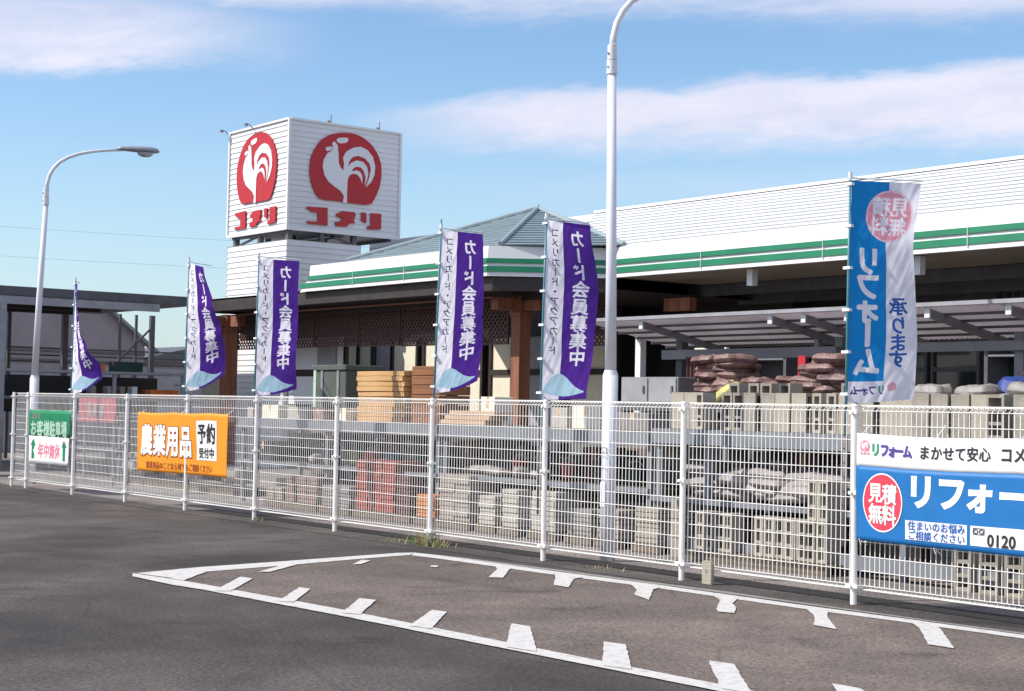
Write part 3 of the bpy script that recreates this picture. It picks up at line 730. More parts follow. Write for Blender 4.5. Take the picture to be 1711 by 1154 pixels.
for q in (1.15, 1.2):
    ring = 16; i = len(mb.v)
    for rr in (.014, .022):
        for k in range(ring): mb.v.append(tuple(fn(q + rr * cos(2 * pi * k / ring), .155 + rr * .8 * sin(2 * pi * k / ring), .009)))
    for k in range(ring): k2 = (k + 1) % ring; mb.f.append((i + k, i + k2, i + ring + k2, i + ring + k)); mb.m.append(0)
part(mb, 'phone_lettering', M['b_ink'], body)
mb = MB(); put_line(mb, 'まかせて安心', .61, .735, .109, .115, F3, bold=.022, offs=(.005,)); put_line(mb, 'コメリ', 1.34, .735, .115, .125, F3, bold=.025, offs=(.005,))
part(mb, 'slogan_lettering', M['b_ink'], body)
mb = MB(); put_glyph(mb, 'リ', .195, .735, .10, .11, F3, mi=1, bold=.05, offs=(.005,))
for ch, x in (('フ', .285), ('ォ', .36), ('ー', .425), ('ム', .505)): put_glyph(mb, ch, x, .735, .09, .11, F3, bold=.05, offs=(.005,))
part(mb, 'logo_lettering', [M['ink_purple'], M['ink_green']], body)
mb = MB(); mb.sheet(RO, lambda x, y: fn(.085 + .047 * x, .745 + .05 * y, .005)); mb.sheet(RB, lambda x, y: fn(.085 + .047 * x, .745 + .05 * y, .007), mi=1)
for q in LK: mb.sheet(q, lambda x, y: fn(.085 + .047 * x, .745 + .05 * y, .005))
part(mb, 'logo_mark', [M['b_pink'], M['b_white']], body)
ties(t, ((.1, 1.37, .07), (.85, 1.385, .08), (1.6, 1.38, .07), (.82, .53, -.06), (.09, .54, -.05), (1.9, .53, -.06)))

# orange farm-supplies banner
t = thing('fence_banner', (-12.1, -.06, .5), 'orange banner with white farm supply lettering tied across a fence post', 'banner', 'banners tied to the fence')
fn2, w, h = sheet_fn(-13.49, -10.68, .50, 1.355, -.06, .012, .02, -.03)
mb = MB(); sheet_panel(mb, fn2, 0, w, 0, h, 0, 0, 70, 20)
body = part(mb, 'sheet', M['b_orange'], t, smooth=True)
sd = body.modifiers.new('thick', 'SOLIDIFY'); sd.thickness = .0015; sd.offset = 1
F3 = lambda x, y, o: fn2(x, y, o)
mb = MB()
for k, ch in enumerate('農業用品'): put_glyph(mb, ch, .31 + .40 * k, .455, .38, .45, F3, bold=.075, offs=(.0028,))
part(mb, 'lettering_outline', M['b_rust'], body)
mb = MB()
for k, ch in enumerate('農業用品'): put_glyph(mb, ch, .31 + .40 * k, .46, .38, .45, F3, bold=.04, offs=(.0055,))
sheet_panel(mb, fn2, 1.86, 2.5, .21, .755, .0055)
part(mb, 'large_lettering', M['b_white'], body)
mb = MB()
for k, ch in enumerate('予約'): put_glyph(mb, ch, 2.04 + .29 * k, .575, .28, .29, F3, bold=.03, offs=(.009,))
for k, ch in enumerate('受付中'): put_glyph(mb, ch, 2.01 + .17 * k, .31, .16, .15, F3, bold=.03, offs=(.009,))
part(mb, 'order_lettering', M['b_ink'], body)
mb = MB(); put_line(mb, '農業用品のことなら何でもご相談ください', .3, .095, .108, .11, F3, bold=.02, offs=(.005,)); part(mb, 'small_lettering', M['b_rust'], body)
ties(t, ((-13.45, 1.33, .06), (-12.1, 1.35, .07), (-10.72, 1.36, .06), (-10.75, .5, -.05), (-13.4, .5, -.05), (-11.6, .5, -.06)))

# green and white car park sign
t = thing('fence_banner', (-16.85, -.06, .45), 'green and white sign sheet hanging on the far end of the fence', 'banner', 'banners tied to the fence')
fn3, w, h = sheet_fn(-17.78, -16.02, .44, 1.335, -.06, .004, .0)
mb = MB(); sheet_panel(mb, fn3, 0, w, .465, h, 0, 1, 20); sheet_panel(mb, fn3, .02, w - .03, 0, .455, 0, 0, 20)
body = part(mb, 'sheet', [M['b_white'], M['b_green']], t, smooth=True)
sd = body.modifiers.new('thick', 'SOLIDIFY'); sd.thickness = .0015; sd.offset = 1
F3 = lambda x, y, o: fn3(x, y, o)
mb = MB(); put_line(mb, 'お客様駐車場', .08, .59, .26, .27, F3, bold=.03, offs=(.004,)); part(mb, 'upper_lettering', M['b_palegreen'], body)
mb = MB(); put_line(mb, 'コメリ', .1, .79, .12, .12, F3, bold=.03, offs=(.004,)); part(mb, 'small_lettering', M['cl_logo'], body)
mb = MB(); put_line(mb, '年中無休', .43, .225, .225, .25, F3, bold=.03, offs=(.004,)); part(mb, 'lower_lettering', M['b_pink'], body)
mb = MB()
for cx in (.22, 1.52):
    mb.sheet([(cx - .06, .08), (cx + .06, .08), (cx + .06, .3), (cx + .12, .3), (cx, .42), (cx - .12, .3), (cx - .06, .3)], lambda x, y: fn3(x, y, .004))
part(mb, 'arrow_print', M['b_green'], body)
ties(t, ((-17.75, 1.32, .05), (-16.06, 1.32, .05), (-16.9, .44, -.06)))

# ------------------------------------------------------------------ sign tower
def siding(mb, p0, p1, z0, z1, pitch, lip, inward, mi=0):
    """boards between p0 and p1 (plan points); each tilts so that its foot stands proud by lip"""
    n = max(1, round((z1 - z0) / pitch)); st = (z1 - z0) / n; o = Vector(inward)
    a, b = Vector((*p0, 0)), Vector((*p1, 0))
    for k in range(n):
        za, zb = z0 + k * st, z0 + (k + 1) * st; zt = Vector((0, 0, zb)); zl = Vector((0, 0, za))
        mb.quad(a + zl, b + zl, b + zt + o * lip, a + zt + o * lip, mi=mi)
        if k < n - 1: mb.quad(a + zt + o * lip, b + zt + o * lip, b + zt, a + zt, mi=mi)
TX0, TX1, TY0, TY1 = -27.34, -24.38, 8.5, 11.62
tw = thing('sign_tower', (-25.9, 10, 0), 'white clad sign tower with red rooster cube above the shop', 'sign tower')
mb = MB(); lip = .018
siding(mb, (TX0, TY0), (TX1, TY0), 5.62, 8.2, .129, lip, (0, 1, 0)); siding(mb, (TX1, TY0), (TX1, TY1), 5.62, 8.2, .129, lip, (-1, 0, 0))
siding(mb, (TX1, TY1), (TX0, TY1), 5.62, 8.2, .129, lip, (0, -1, 0)); siding(mb, (TX0, TY1), (TX0, TY0), 5.62, 8.2, .129, lip, (1, 0, 0))
mb.quad((TX0, TY0, 5.62), (TX0, TY1, 5.62), (TX1, TY1, 5.62), (TX1, TY0, 5.62)); mb.quad((TX0 + lip, TY0 + lip, 8.2), (TX1 - lip, TY0 + lip, 8.2), (TX1 - lip, TY1 - lip, 8.2), (TX0 + lip, TY1 - lip, 8.2))
cube = part(mb, 'sign_cube', M['clad'], tw)
mb = MB(); e = .03
for x, y in ((TX0, TY0), (TX1, TY0), (TX1, TY1), (TX0, TY1)): mb.box(x - e, x + e, y - e, y + e, 5.585, 8.215)
mb.box(TX0 + e, TX1 - e, TY0 - e, TY0 + e, 8.18, 8.23); mb.box(TX1 - e, TX1 + e, TY0 + e, TY1 - e, 8.18, 8.23); mb.box(TX0 - e, TX0 + e, TY0 + e, TY1 - e, 8.18, 8.23); mb.box(TX0 + e, TX1 - e, TY1 - e, TY1 + e, 8.18, 8.23)
mb.box(TX0 + e, TX1 - e, TY0 - e, TY0 + e, 5.58, 5.64); mb.box(TX1 - e, TX1 + e, TY0 + e, TY1 - e, 5.58, 5.64)
part(mb, 'corner_trim', M['fascia'], cube)
zc = 6.97
def on_side(x, y, t): return Vector((TX1 + .008 + t, 10.06 + x, zc - .07 + y))
def on_front(x, y, t): return Vector((-25.9 + x * .985, TY0 - .008 - t, zc - .07 + y))
for fn_ in (on_front, on_side):
    mb = MB(); mb.prism(smooth_poly(RO), fn_, 0, .025); em = part(mb, 'emblem_disc', M['red'], cube)
    mb = MB()
    for q in (RB, RC, RK): mb.prism(smooth_poly(q) if q is not RB else q, fn_, .03, .034)
    part(mb, 'rooster_mark', M['clad'], cube)
    mb = MB()
    for q in LK: mb.prism(q, fn_, 0, .03)
    part(mb, 'sign_lettering', M['red'], cube)
mb = MB()
for z0, z1, yb_ in ((0, 3.75, 9.9), (3.75, 5.36, 10.55)):
    siding(mb, (TX0, TY0), (TX1, TY0), z0, z1, .134, lip, (0, 1, 0)); siding(mb, (TX1, TY0), (TX1, yb_), z0, z1, .134, lip, (-1, 0, 0))
    siding(mb, (TX1, yb_), (TX0, yb_), z0, z1, .134, lip, (0, -1, 0)); siding(mb, (TX0, yb_), (TX0, TY0), z0, z1, .134, lip, (1, 0, 0))
    mb.quad((TX0, TY0, z1), (TX1, TY0, z1), (TX1, yb_, z1), (TX0, yb_, z1))
mb.quad((TX0, 9.9, 3.755), (TX1, 9.9, 3.755), (TX1, 10.55, 3.755), (TX0, 10.55, 3.755))
part(mb, 'tower_body', M['clad'], tw)
mb = MB()
for x in (TX0 + .25, TX1 - .12, (TX0 + TX1) / 2):
    for y in (TY0 + .12, 10.4, 9.5): mb.box(x - .06, x + .06, y - .06, y + .06, 5.36, 5.62)
for y in (TY0 + .12, (TY0 + TY1) / 2, TY1 - .2): mb.box(TX0 + .1, TX1 - .1, y - .05, y + .05, 5.53, 5.6)
for a_, b_ in (((TX0 + .25, TY0 + .15, 5.37), (-25.86, TY0 + .15, 5.58)), ((TX1 - .12, TY0 + .5, 5.37), (TX1 - .12, 10.06, 5.58)), ((TX1 - .12, 9.6, 5.58), (TX1 - .12, 10.4, 5.37))): mb.beam(a_, b_, .05, .05)
part(mb, 'support_frame', M['darkgrey'], tw)
for x, y in ((TX1 - .1, 9.68), (TX1 - .1, 11.06)):
    mb = MB(); mb.tube([(x, y, 8.2), (x, y, 8.44)], .014, 8); mb.box(x - .06, x + .02, y - .1, y - .01, 8.22, 8.3); part(mb, 'lightning_rod', M['grey'], tw)
for x in (-27.42, -26.15):
    mb = MB(); mb.tube([(x, TY0 - .02, 8.18), (x, TY0 - .1, 8.26), (x, TY0 - .2, 8.27)], .012, 8); mb.box(x - .04, x + .04, TY0 - .24, TY0 - .17, 8.22, 8.28); part(mb, 'spotlight', M['grey'], tw)

# ------------------------------------------------------------------ shop building
shop = thing('shop_building', (-12, 12, 0), 'long white shop building with green striped fascia and brown entrance porch', 'shop')
LXE, AX, AY, BX, BY = -19.93, -13.82, 6.5, -12.54, 8.15
RXE = 6.0
plan = [(LXE, AY), (AX, AY), (BX, BY), (RXE, BY)]
def inset(pts, d):
    """shifts the front line d metres backwards (+y side)"""
    out = []
    ns = []
    for (x0, y0), (x1, y1) in zip(pts[:-1], pts[1:]):
        l = math.hypot(x1 - x0, y1 - y0); ns.append((-(y1 - y0) / l, (x1 - x0) / l))
    for i, (x, y) in enumerate(pts):
        if i == 0: nx, ny = ns[0]
        elif i == len(pts) - 1: nx, ny = ns[-1]
        else:
            n0, n1 = ns[i - 1], ns[i]; k = 1 + n0[0] * n1[0] + n0[1] * n1[1]; nx, ny = (n0[0] + n1[0]) / k, (n0[1] + n1[1]) / k
        out.append((x + nx * d, y + ny * d))
    return out
def ribbon(mb, pts, z0, z1, d0, d1, mi=0):
    """a band along the front line, its foot at depth d0 and its head at d1, with its own thickness"""
    a = inset(pts, d0); b = inset(pts, d1); c = inset(pts, d0 + .1)
    for i in range(len(pts) - 1):
        mb.quad((*a[i], z0), (*a[i + 1], z0), (*b[i + 1], z1), (*b[i], z1), mi=mi)
        mb.quad((*a[i], z0), (*c[i], z0), (*c[i + 1], z0), (*a[i + 1], z0), mi=mi)
        e = inset(pts, d1 + .1); mb.quad((*b[i], z1), (*b[i + 1], z1), (*e[i + 1], z1), (*e[i], z1), mi=mi)
    return mb
mb = MB(); ribbon(mb, plan, 3.81, 4.34, 0, .05)
mb.quad((*plan[0], 3.81), (plan[0][0], plan[0][1] + .05, 4.34), (plan[0][0], plan[0][1] + .5, 4.34), (plan[0][0], plan[0][1] + .5, 3.81))
fas = part(mb, 'fascia', M['fascia'], shop)
mb = MB(); ribbon(mb, plan, 4.033, 4.125, .0, .012); part_o = None
mb2 = MB(); ribbon(mb2, [(LXE - .3, AY)] + plan[1:], 3.885, 3.985, -.012, -.002)
mbx = MB(); ribbon(mbx, plan, 4.04, 4.122, .005, .013)
part(mbx, 'upper_stripe', M['green'], fas).location = Vector((0, -.016, 0))
part(mb2, 'lower_stripe', M['green'], fas)
mb = MB(); mb.quad((LXE - .32, AY, 3.80), (LXE, AY, 3.81), (LXE, AY + .02, 4.02), (LXE - .12, AY + .02, 4.0)); mb.quad((LXE - .32, AY, 3.8), (LXE - .32, AY + .6, 3.8), (LXE - .12, AY + .6, 4.0), (LXE - .12, AY + .02, 4.0))
part(mb, 'fascia_return', M['fascia'], fas)
# joints in the fascia sheet
for x, y in [(q, BY) for q in (-10.2, -7.6, -5.0, -2.4, .2)] + [(q, AY) for q in (-18.2, -16.4, -15.0)]:
    mb = MB(); mb.box(x - .004, x + .004, y - .016, y - .001, 3.84, 4.15); part(mb, 'fascia_joint', M['clip'], fas)
# lower dark eave of the porch and its soffit
porch = [(-25.0, AY + .12), (AX + .02, AY + .12), (BX + .06, BY + .12)]
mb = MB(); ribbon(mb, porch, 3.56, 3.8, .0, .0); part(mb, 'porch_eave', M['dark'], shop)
mb = MB(); p = porch + [(BX + .06, 12.5), (-17.6, 12.5), (-17.6, 8.3), (-25.0, 8.3)]  # back left open by shape, to let daylight onto the windows behind
mb.sheet(p, lambda x, y: (x, y, 3.62)); mb.sheet(p, lambda x, y: (x, y, 3.84))
mb.quad((-25.0, AY + .12, 3.56), (-25.0, 8.3, 3.56), (-25.0, 8.3, 3.84), (-25.0, AY + .12, 3.84)); mb.quad((-25.0, 8.3, 3.62), (-17.6, 8.3, 3.62), (-17.6, 8.3, 3.84), (-25.0, 8.3, 3.84))
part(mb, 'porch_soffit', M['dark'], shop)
mb = MB(); mb.beam((-24.9, 7.0, 3.48), (-14.3, 7.0, 3.48), .05, .025); part(mb, 'eave_rail', M['brown'], shop)
# right wing soffit with cross beams
mb = MB(); mb.quad((BX, BY + .1, 3.83), (RXE, BY + .1, 3.83), (RXE, 13.5, 3.83), (BX, 13.5, 3.83)); mb.quad((BX, BY + .12, 4.15), (RXE, BY + .12, 4.15), (RXE, 13.5, 4.15), (BX, 13.5, 4.15))
sof = part(mb, 'soffit', M['soffit'], shop)
mb = MB(); mb.box(BX - .3, RXE, 10.4, 10.55, 3.62, 3.82)
part(mb, 'cross_beam', M['darkgrey'], shop)
mb = MB(); mb.box(BX - .3, RXE, 11.7, 11.86, 3.55, 3.82); part(mb, 'cross_beam', M['darkgrey'], shop)
for x in (-9.4, -6.1, -2.8):
    mb = MB(); mb.box(x - .06, x + .06, BY + .3, BY + .42, 3.55, 3.82); part(mb, 'soffit_bracket', M['clip'], sof)
# walls
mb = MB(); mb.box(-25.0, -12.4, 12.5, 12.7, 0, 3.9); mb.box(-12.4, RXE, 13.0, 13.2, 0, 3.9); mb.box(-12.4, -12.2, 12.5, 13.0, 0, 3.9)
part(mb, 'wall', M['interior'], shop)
# lean-to wall left of the porch
for x0, x1, z0, z1 in ((-32.0, -30.29, 2.3, 3.1), (-28.5, -27.05, 2.34, 3.05), (-32, -30.3, 1.6, 2.12), (-27.4, -26.7, 1.5, 2.12)):
    mb = MB(); siding(mb, (x0, 11.0), (x1, 11.0), z0, z1, .1, .012, (0, 1, 0)); part(mb, 'shutter', M['shutter'], shop)
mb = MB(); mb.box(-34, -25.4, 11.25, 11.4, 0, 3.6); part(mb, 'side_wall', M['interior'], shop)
mb = MB(); mb.box(-27.0, -26.3, 10.98, 11.1, 0, 3.1); part(mb, 'pillar', M['grey'], shop)
mb = MB(); mb.box(-26.28, -25.98, 10.98, 11.06, 2.3, 3.05); part(mb, 'shutter', M['shutter'], shop)
for k, (x0, x1, dark) in enumerate(((-25.9, -25.15, 0), (-25.05, -24.5, 0), (-24.3, -23.6, 1), (-23.55, -22.55, 0), (-22.2, -21.3, 0), (-20.9, -20.0, 0), (-19.6, -18.9, 0), (-18.4, -17.2, 1), (-16.9, -15.8, 0))):
    f = MB(); y = 11.0
    f.box(x0 - .08, x0, y - .04, y + .06, .3, 3.1); f.box(x1, x1 + .08, y - .04, y + .06, .3, 3.1); f.box(x0, x1, y - .04, y + .06, 3.04, 3.1); f.box(x0, x1, y - .04, y + .06, .3, .4); f.box(x0, x1, y - .04, y + .06, 2.22, 2.34)
    fo = part(f, 'window_frame', M['dark'], shop)
    q = MB(); q.box(x0, x1, y + .01, y + .03, .4, 2.22); q.box(x0, x1, y + .01, y + .03, 2.34, 3.04); part(q, 'pane', M['midgrey'] if dark else M['cream'], fo)
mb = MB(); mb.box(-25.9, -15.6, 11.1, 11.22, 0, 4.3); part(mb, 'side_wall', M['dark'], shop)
# right-hand shop front beneath the soffit
for x0, x1 in ((-11.6, -10.4), (-10.3, -9.4), (-9.2, -8.3), (-7.6, -6.6), (-6.4, -5.2), (-4.9, -3.6), (-3.2, -2.0)):
    f = MB(); y = 12.9
    f.box(x0 - .06, x0, y - .05, y + .08, 0, 3.4); f.box(x1, x1 + .06, y - .05, y + .08, 0, 3.4); f.box(x0, x1, y - .05, y + .08, 3.32, 3.4); f.box(x0, x1, y - .05, y + .08, 2.3, 2.38)
    fo = part(f, 'window_frame', M['darkgrey'], shop); q = MB(); q.box(x0, x1, y, y + .02, 0, 2.3); q.box(x0, x1, y, y + .02, 2.38, 3.32); part(q, 'pane', M['glass'], fo)
mb = MB(); mb.box(-10.1, -3.0, 12.6, 12.75, 3.36, 3.83); part(mb, 'wall_panel', M['darkgrey'], shop)
for k in range(9): mb = MB(); mb.box(-7.7 + .17 * k, -7.62 + .17 * k, 12.57, 12.6, 3.42, 3.6); part(mb, 'vent_slot', M['interior'], shop)
# brown porch posts with bracket arms
def porch_post(x, y, w=.42, left=False):
    mb = MB(); mb.box(x - w / 2, x + w / 2, y - w / 2, y + w / 2, 0, 3.56)
    for s in (-1, 1): mb.box(x - w / 2 - .012, x + w / 2 + .012, y - w / 2 - .012, y - w / 2, .0, .25) if s < 0 else None
    po = part(mb, 'porch_post', M['brown'], shop)
    m2 = MB(); m2.box(x + w / 2, x + w / 2 + .5, y - .08, y + .08, 3.28, 3.55); m2.box(x - .1, x + .1, y - w / 2 - .5, y - w / 2, 3.28, 3.5)
    part(m2, 'bracket', M['brown'], po)
    m3 = MB(); m3.box(x - w / 2 - .03, x + w / 2 + .03, y - w / 2 - .03, y + w / 2 + .03, 3.18, 3.26); part(m3, 'collar', M['brown'], po)
    return po
porch_post(-14.42, 7.75, .25); porch_post(-25.42, 7.62, .3)
mb = MB(); mb.box(-14.75, -14.62, 7.85, 8.0, 0, 3.2); part(mb, 'side_post', M['brown'], shop)
mb = MB(); mb.box(-12.25, -11.6, 9.25, 9.42, 3.28, 3.5); part(mb, 'beam_end', M['brown'], shop)
# bright shutters beside the tower foot, with a grey pillar
for x0, x1, z0, z1 in ((-24.34, -23.02, 2.3, 3.1), (-24.34, -23.02, 1.5, 2.14), (-22.2, -21.95, 2.3, 3.1), (-22.9, -22.3, 1.5, 2.14)):
    mb = MB(); siding(mb, (x0, 8.62), (x1, 8.62), z0, z1, .1, .01, (0, 1, 0)); part(mb, 'shutter', M['shutter'], shop)
mb = MB(); mb.box(-24.36, -21.9, 8.66, 8.74, 0, 3.5); part(mb, 'side_wall', M['dark'], shop)
mb = MB(); mb.box(-23.0, -22.22, 8.58, 8.655, 2.16, 3.5); part(mb, 'pillar', M['midgrey'], shop)
# hanging lattice
def lattice(x0, x1, z0, z1, y):
    mb = MB(); p = .125; w = .021
    mb.box(x0, x1, y - .018, y + .018, z1 - .03, z1); mb.box(x0, x1, y - .018, y + .018, z0, z0 + .03); mb.box(x0, x0 + .03, y - .018, y + .018, z0 + .03, z1 - .03); mb.box(x1 - .03, x1, y - .018, y + .018, z0 + .03, z1 - .03)
    def seg(px, pz, sx, yy):
        # clip a diagonal through (px, pz) with slope sx to the frame
        t0, t1 = (z0 + .03 - pz), (z1 - .03 - pz)
        if sx > 0: t0, t1 = max(t0, x0 + .03 - px), min(t1, x1 - .03 - px)
        else: t0, t1 = max(t0, px - (x1 - .03)), min(t1, px - (x0 + .03))
        if t1 - t0 > .03: mb.beam((px + sx * t0, yy, pz + t0), (px + sx * t1, yy, pz + t1), w * 1.9, .008, up=(0, 1, 0))
    H = z1 - z0; n = int((x1 - x0 + H) / p) + 1
    for k in range(n):
        seg(x0 - H + k * p, z0, 1, y - .006); seg(x0 + k * p, z0, -1, y + .006)
    return mb
xs = [-25.15, -23.4, -21.6, -20.75, -18.95, -17.1, -16.9, -14.75]
for x0, x1, z0 in ((-25.15, -23.45, 2.74), (-23.4, -21.65, 2.74), (-21.6, -19.85, 2.74), (-19.8, -18.3, 2.72), (-18.25, -16.6, 2.7), (-16.55, -14.72, 2.68)):
    part(lattice(x0, x1, z0, 3.46, 7.7), 'lattice_panel', M['lattice'], shop)
part(lattice(-14.2, -13.0, 2.66, 3.46, 8.6), 'lattice_panel', M['lattice'], shop)
part(lattice(-11.4, -9.6, 2.66, 3.3, 11.4), 'lattice_panel', M['lattice'], shop)
mb = MB(); mb.box(-25.1, -14.75, 7.735, 7.75, 2.96, 3.455); part(mb, 'lattice_shade_board', M['dark'], shop)  # added dark board, stands in for the shade behind the upper lattice
mb = MB(); mb.box(-25.1, -13.0, 7.66, 7.74, 3.46, 3.62); part(mb, 'lattice_beam', M['dark'], shop)
# grey hipped roof over the entrance
apex = Vector((-16.1, 9.42, 5.43)); Lp = Vector((-18.6, 6.6, 4.35)); Mp = Vector((-13.73, 6.72, 4.35)); Rp = Vector((-12.2, 8.25, 4.36)); Bk = Vector((-13.5, 12.5, 4.4)); Bl = Vector((-20.5, 10, 4.4))
def tiled(mb, a, b, c, rows=16, lip=.025):
    """courses of roofing between eave a-b and apex c"""
    n = (b - a).cross(c - a).normalized(); n = n if n.z > 0 else -n
    for k in range(rows):
        t0, t1 = k / rows, (k + 1) / rows
        p0, p1 = a.lerp(c, t0), b.lerp(c, t0); q0, q1 = a.lerp(c, t1), b.lerp(c, t1)
        mb.quad(p0 + n * lip, p1 + n * lip, q1, q0) if k < rows - 1 else mb.quad(p0 + n * lip, p1 + n * lip, c)
        mb.quad(p0, p1, p1 + n * lip, p0 + n * lip)
mb = MB(); tiled(mb, Lp, Mp, apex); tiled(mb, Mp, Rp, apex); mb.quad(Rp, Bk, apex); mb.quad(Bk, Bl, apex); mb.quad(Bl, Lp, apex)
er = part(mb, 'entrance_roof', M['tile'], shop)
mb = MB()
for q in (Lp, Mp, Rp): mb.tube([tuple(q + Vector((0, 0, .03))), tuple(apex + Vector((0, 0, .03)))], .045, 8)
mb.tube([tuple(apex - Vector((0, 0, .02))), tuple(apex + Vector((0, 0, .09)))], [.07, .03], 8)
part(mb, 'hip_ridge', mat('hip_grey', (.27, .335, .355), .5, .1, 3), er)
# white sloping roof of the right wing: lapped sheets
mb = MB(); n = 13
y0, z0, y1, z1 = BY + .055, 4.342, 10.5, 5.42
xl0, xl1 = -13.6, -15.6
for k in range(n):
    t0, t1 = k / n, (k + 1) / n
    ya, za, yb, zb = y0 + (y1 - y0) * t0, z0 + (z1 - z0) * t0, y0 + (y1 - y0) * t1, z0 + (z1 - z0) * t1
    xa, xb = xl0 + (xl1 - xl0) * t0, xl0 + (xl1 - xl0) * t1
    mb.quad((xa, ya, za), (RXE, ya, za), (RXE, yb, zb - .019), (xb, yb, zb - .019))
    if k < n - 1: mb.quad((xb, yb, zb - .019), (RXE, yb, zb - .019), (RXE, yb, zb), (xb, yb, zb), mi=1)
mb.quad((xl1, y1, z1 - .019), (RXE, y1, z1 - .019), (RXE, 18, 4.6), (xl1, 18, 4.6))
mb.quad((RXE, y0, z0), (RXE, 18, 4.3), (RXE, y1, z1))
part(mb, 'roof', [M['roofwhite'], M['seam']], shop)
mb = MB(); mb.beam((xl1, y1, z1 + .01), (RXE, y1, z1 + .01), .12, .05); part(mb, 'ridge_cap', M['fascia'], shop)
# white parapet block behind the entrance roof
mb = MB(); siding(mb, (-26.6, 12.2), (-14, 12.2), 4.0, 5.72, .15, .02, (0, 1, 0)); mb.quad((-26.6, 12.22, 5.72), (-14, 12.22, 5.72), (-14, 14, 5.72), (-26.6, 14, 5.72)); mb.quad((-26.6, 12.2, 4), (-26.6, 14, 4), (-26.6, 14, 5.72), (-26.6, 12.2, 5.72))
part(mb, 'parapet', M['roofwhite'], shop)

# ------------------------------------------------------------------ open shed at the far left
shed = thing('open_shed', (-28, 3, 0), 'dark flat roofed open shed on steel posts left of the shop', 'shed')
mb = MB()
for k in range(20):
    y = -3 + k * .5
    mb.quad((-25.7, y, 3.93), (-25.7, y + .5, 3.93), (-31.5, y + .5, 3.72), (-31.5, y, 3.72)); 
mb = MB(); mb.box(-31.5, -25.72, -3, 6.95, 3.76, 3.95)
part(mb, 'roof', M['darkgrey'], shed)
mb = MB(); mb.box(-25.78, -25.66, -3, 5.95, 3.56, 3.73); part(mb, 'front_beam', M['midgrey'], shed)
mb = MB()
for x in (-27.3, -28.9): mb.box(x - .06, x + .06, -3, 5.2, 3.56, 3.76)
part(mb, 'roof_purlins', M['dark'], shed)
for y in (-1.3, 2.3): mb = MB(); mb.box(-25.8, -25.66, y - .07, y + .07, 0, 3.56); part(mb, 'post', M['midgrey'], shed)
for y, w in ((4.4, .04), (5.85, .07), (7.35, .03), (7.8, .03), (8.25, .06), (2.0, .05)): mb = MB(); mb.box(-31 - w, -31 + w, y - w, y + w, 0, 3.76); part(mb, 'post', M['darkgrey'], shed)
mb = MB(); mb.beam((-31, 7.3, 2.5), (-31, 8.2, 3.4), .05, .05); part(mb, 'brace', M['darkgrey'], shed)
mb = MB()
for z in (2.45, 2.62, 2.8): mb.box(-31.3, -31.24, -2, 10.5, z - .02, z + .02)
part(mb, 'rail', M['darkgrey'], shed)
# neighbour warehouse and low house behind the shed
wh = thing('warehouse', (-44, 4, 0), 'grey gabled warehouse seen through the open shed', 'warehouse')
mb = MB(); mb.prism([(-12, 0), (12.2, 0), (12.2, 3.35), (10.7, 4.5), (4, 4.75), (-12, 4.7)], lambda x, y, t: (-40 - t, x, y), 0, 14); part(mb, 'wall', M['warehouse'], wh)
mb = MB()
for z in (2.7, 3.0): mb.box(-39.99, -39.93, -12, 12.2, z - .03, z + .03)
part(mb, 'wall_rail', M['darkgrey'], wh)
mb = MB(); mb.beam((-39.9, 10.55, 4.66), (-39.9, 12.6, 3.05), .3, .1); part(mb, 'roof_verge', M['grey'], wh)
hs = thing('house', (-62, 26, 0), 'low distant house with dark ridge roof beyond the shed', 'house')
mb = MB(); mb.box(-66, -58, 20, 32, 0, 3.25); part(mb, 'wall', M['warehouse'], hs)
mb = MB(); mb.prism([(19.4, 3.2), (32.6, 3.2), (27, 4.0), (23, 4.0)], lambda x, y, t: (-57.5 - t, x, y), 0, 9); part(mb, 'roof', M['darkgrey'], hs)
mb = MB()
for y in (22, 25, 28): mb.box(-57.98, -57.9, y, y + 1.2, 1.2, 2.4)
part(mb, 'window', M['glass'], hs)
# banded low wall behind the shed
lw = thing('panel_wall', (-36, 6, 0), 'low grey panel wall behind the open shed', 'wall')
mb = MB()
for k in range(5): mb.box(-36, -35.95 + .02 * (k % 2), -6, 18, .5 * k, .5 * k + .47)
part(mb, 'panel', M['midgrey'], lw)
mb = MB()
for y in (-2, 1, 4, 7, 10, 13): mb.box(-35.93, -35.86, y - .05, y + .05, 0, 2.5)
part(mb, 'wall_posts', M['grey'], lw)
# faint overhead cables
for k, (za, zb, ya) in enumerate(((9.4, 9.9, -20), (8.2, 8.5, -20), (6.6, 6.9, -20))):
    mb = MB(); pts = []
    for i in range(13):
        u = i / 12; pts.append((-62, -20 + 60 * u, za + (zb - za) * u - 1.0 * 4 * u * (1 - u) * .6))
    mb.tube(pts, .006, 5)
    tag(mb.build('overhead_cable', M['cable']), ['highest thin overhead cable in the sky left of the tower', 'middle thin overhead cable left of the tower', 'lowest thin overhead cable, just above the shed roof'][k], 'cable', 'overhead cables behind the shed')

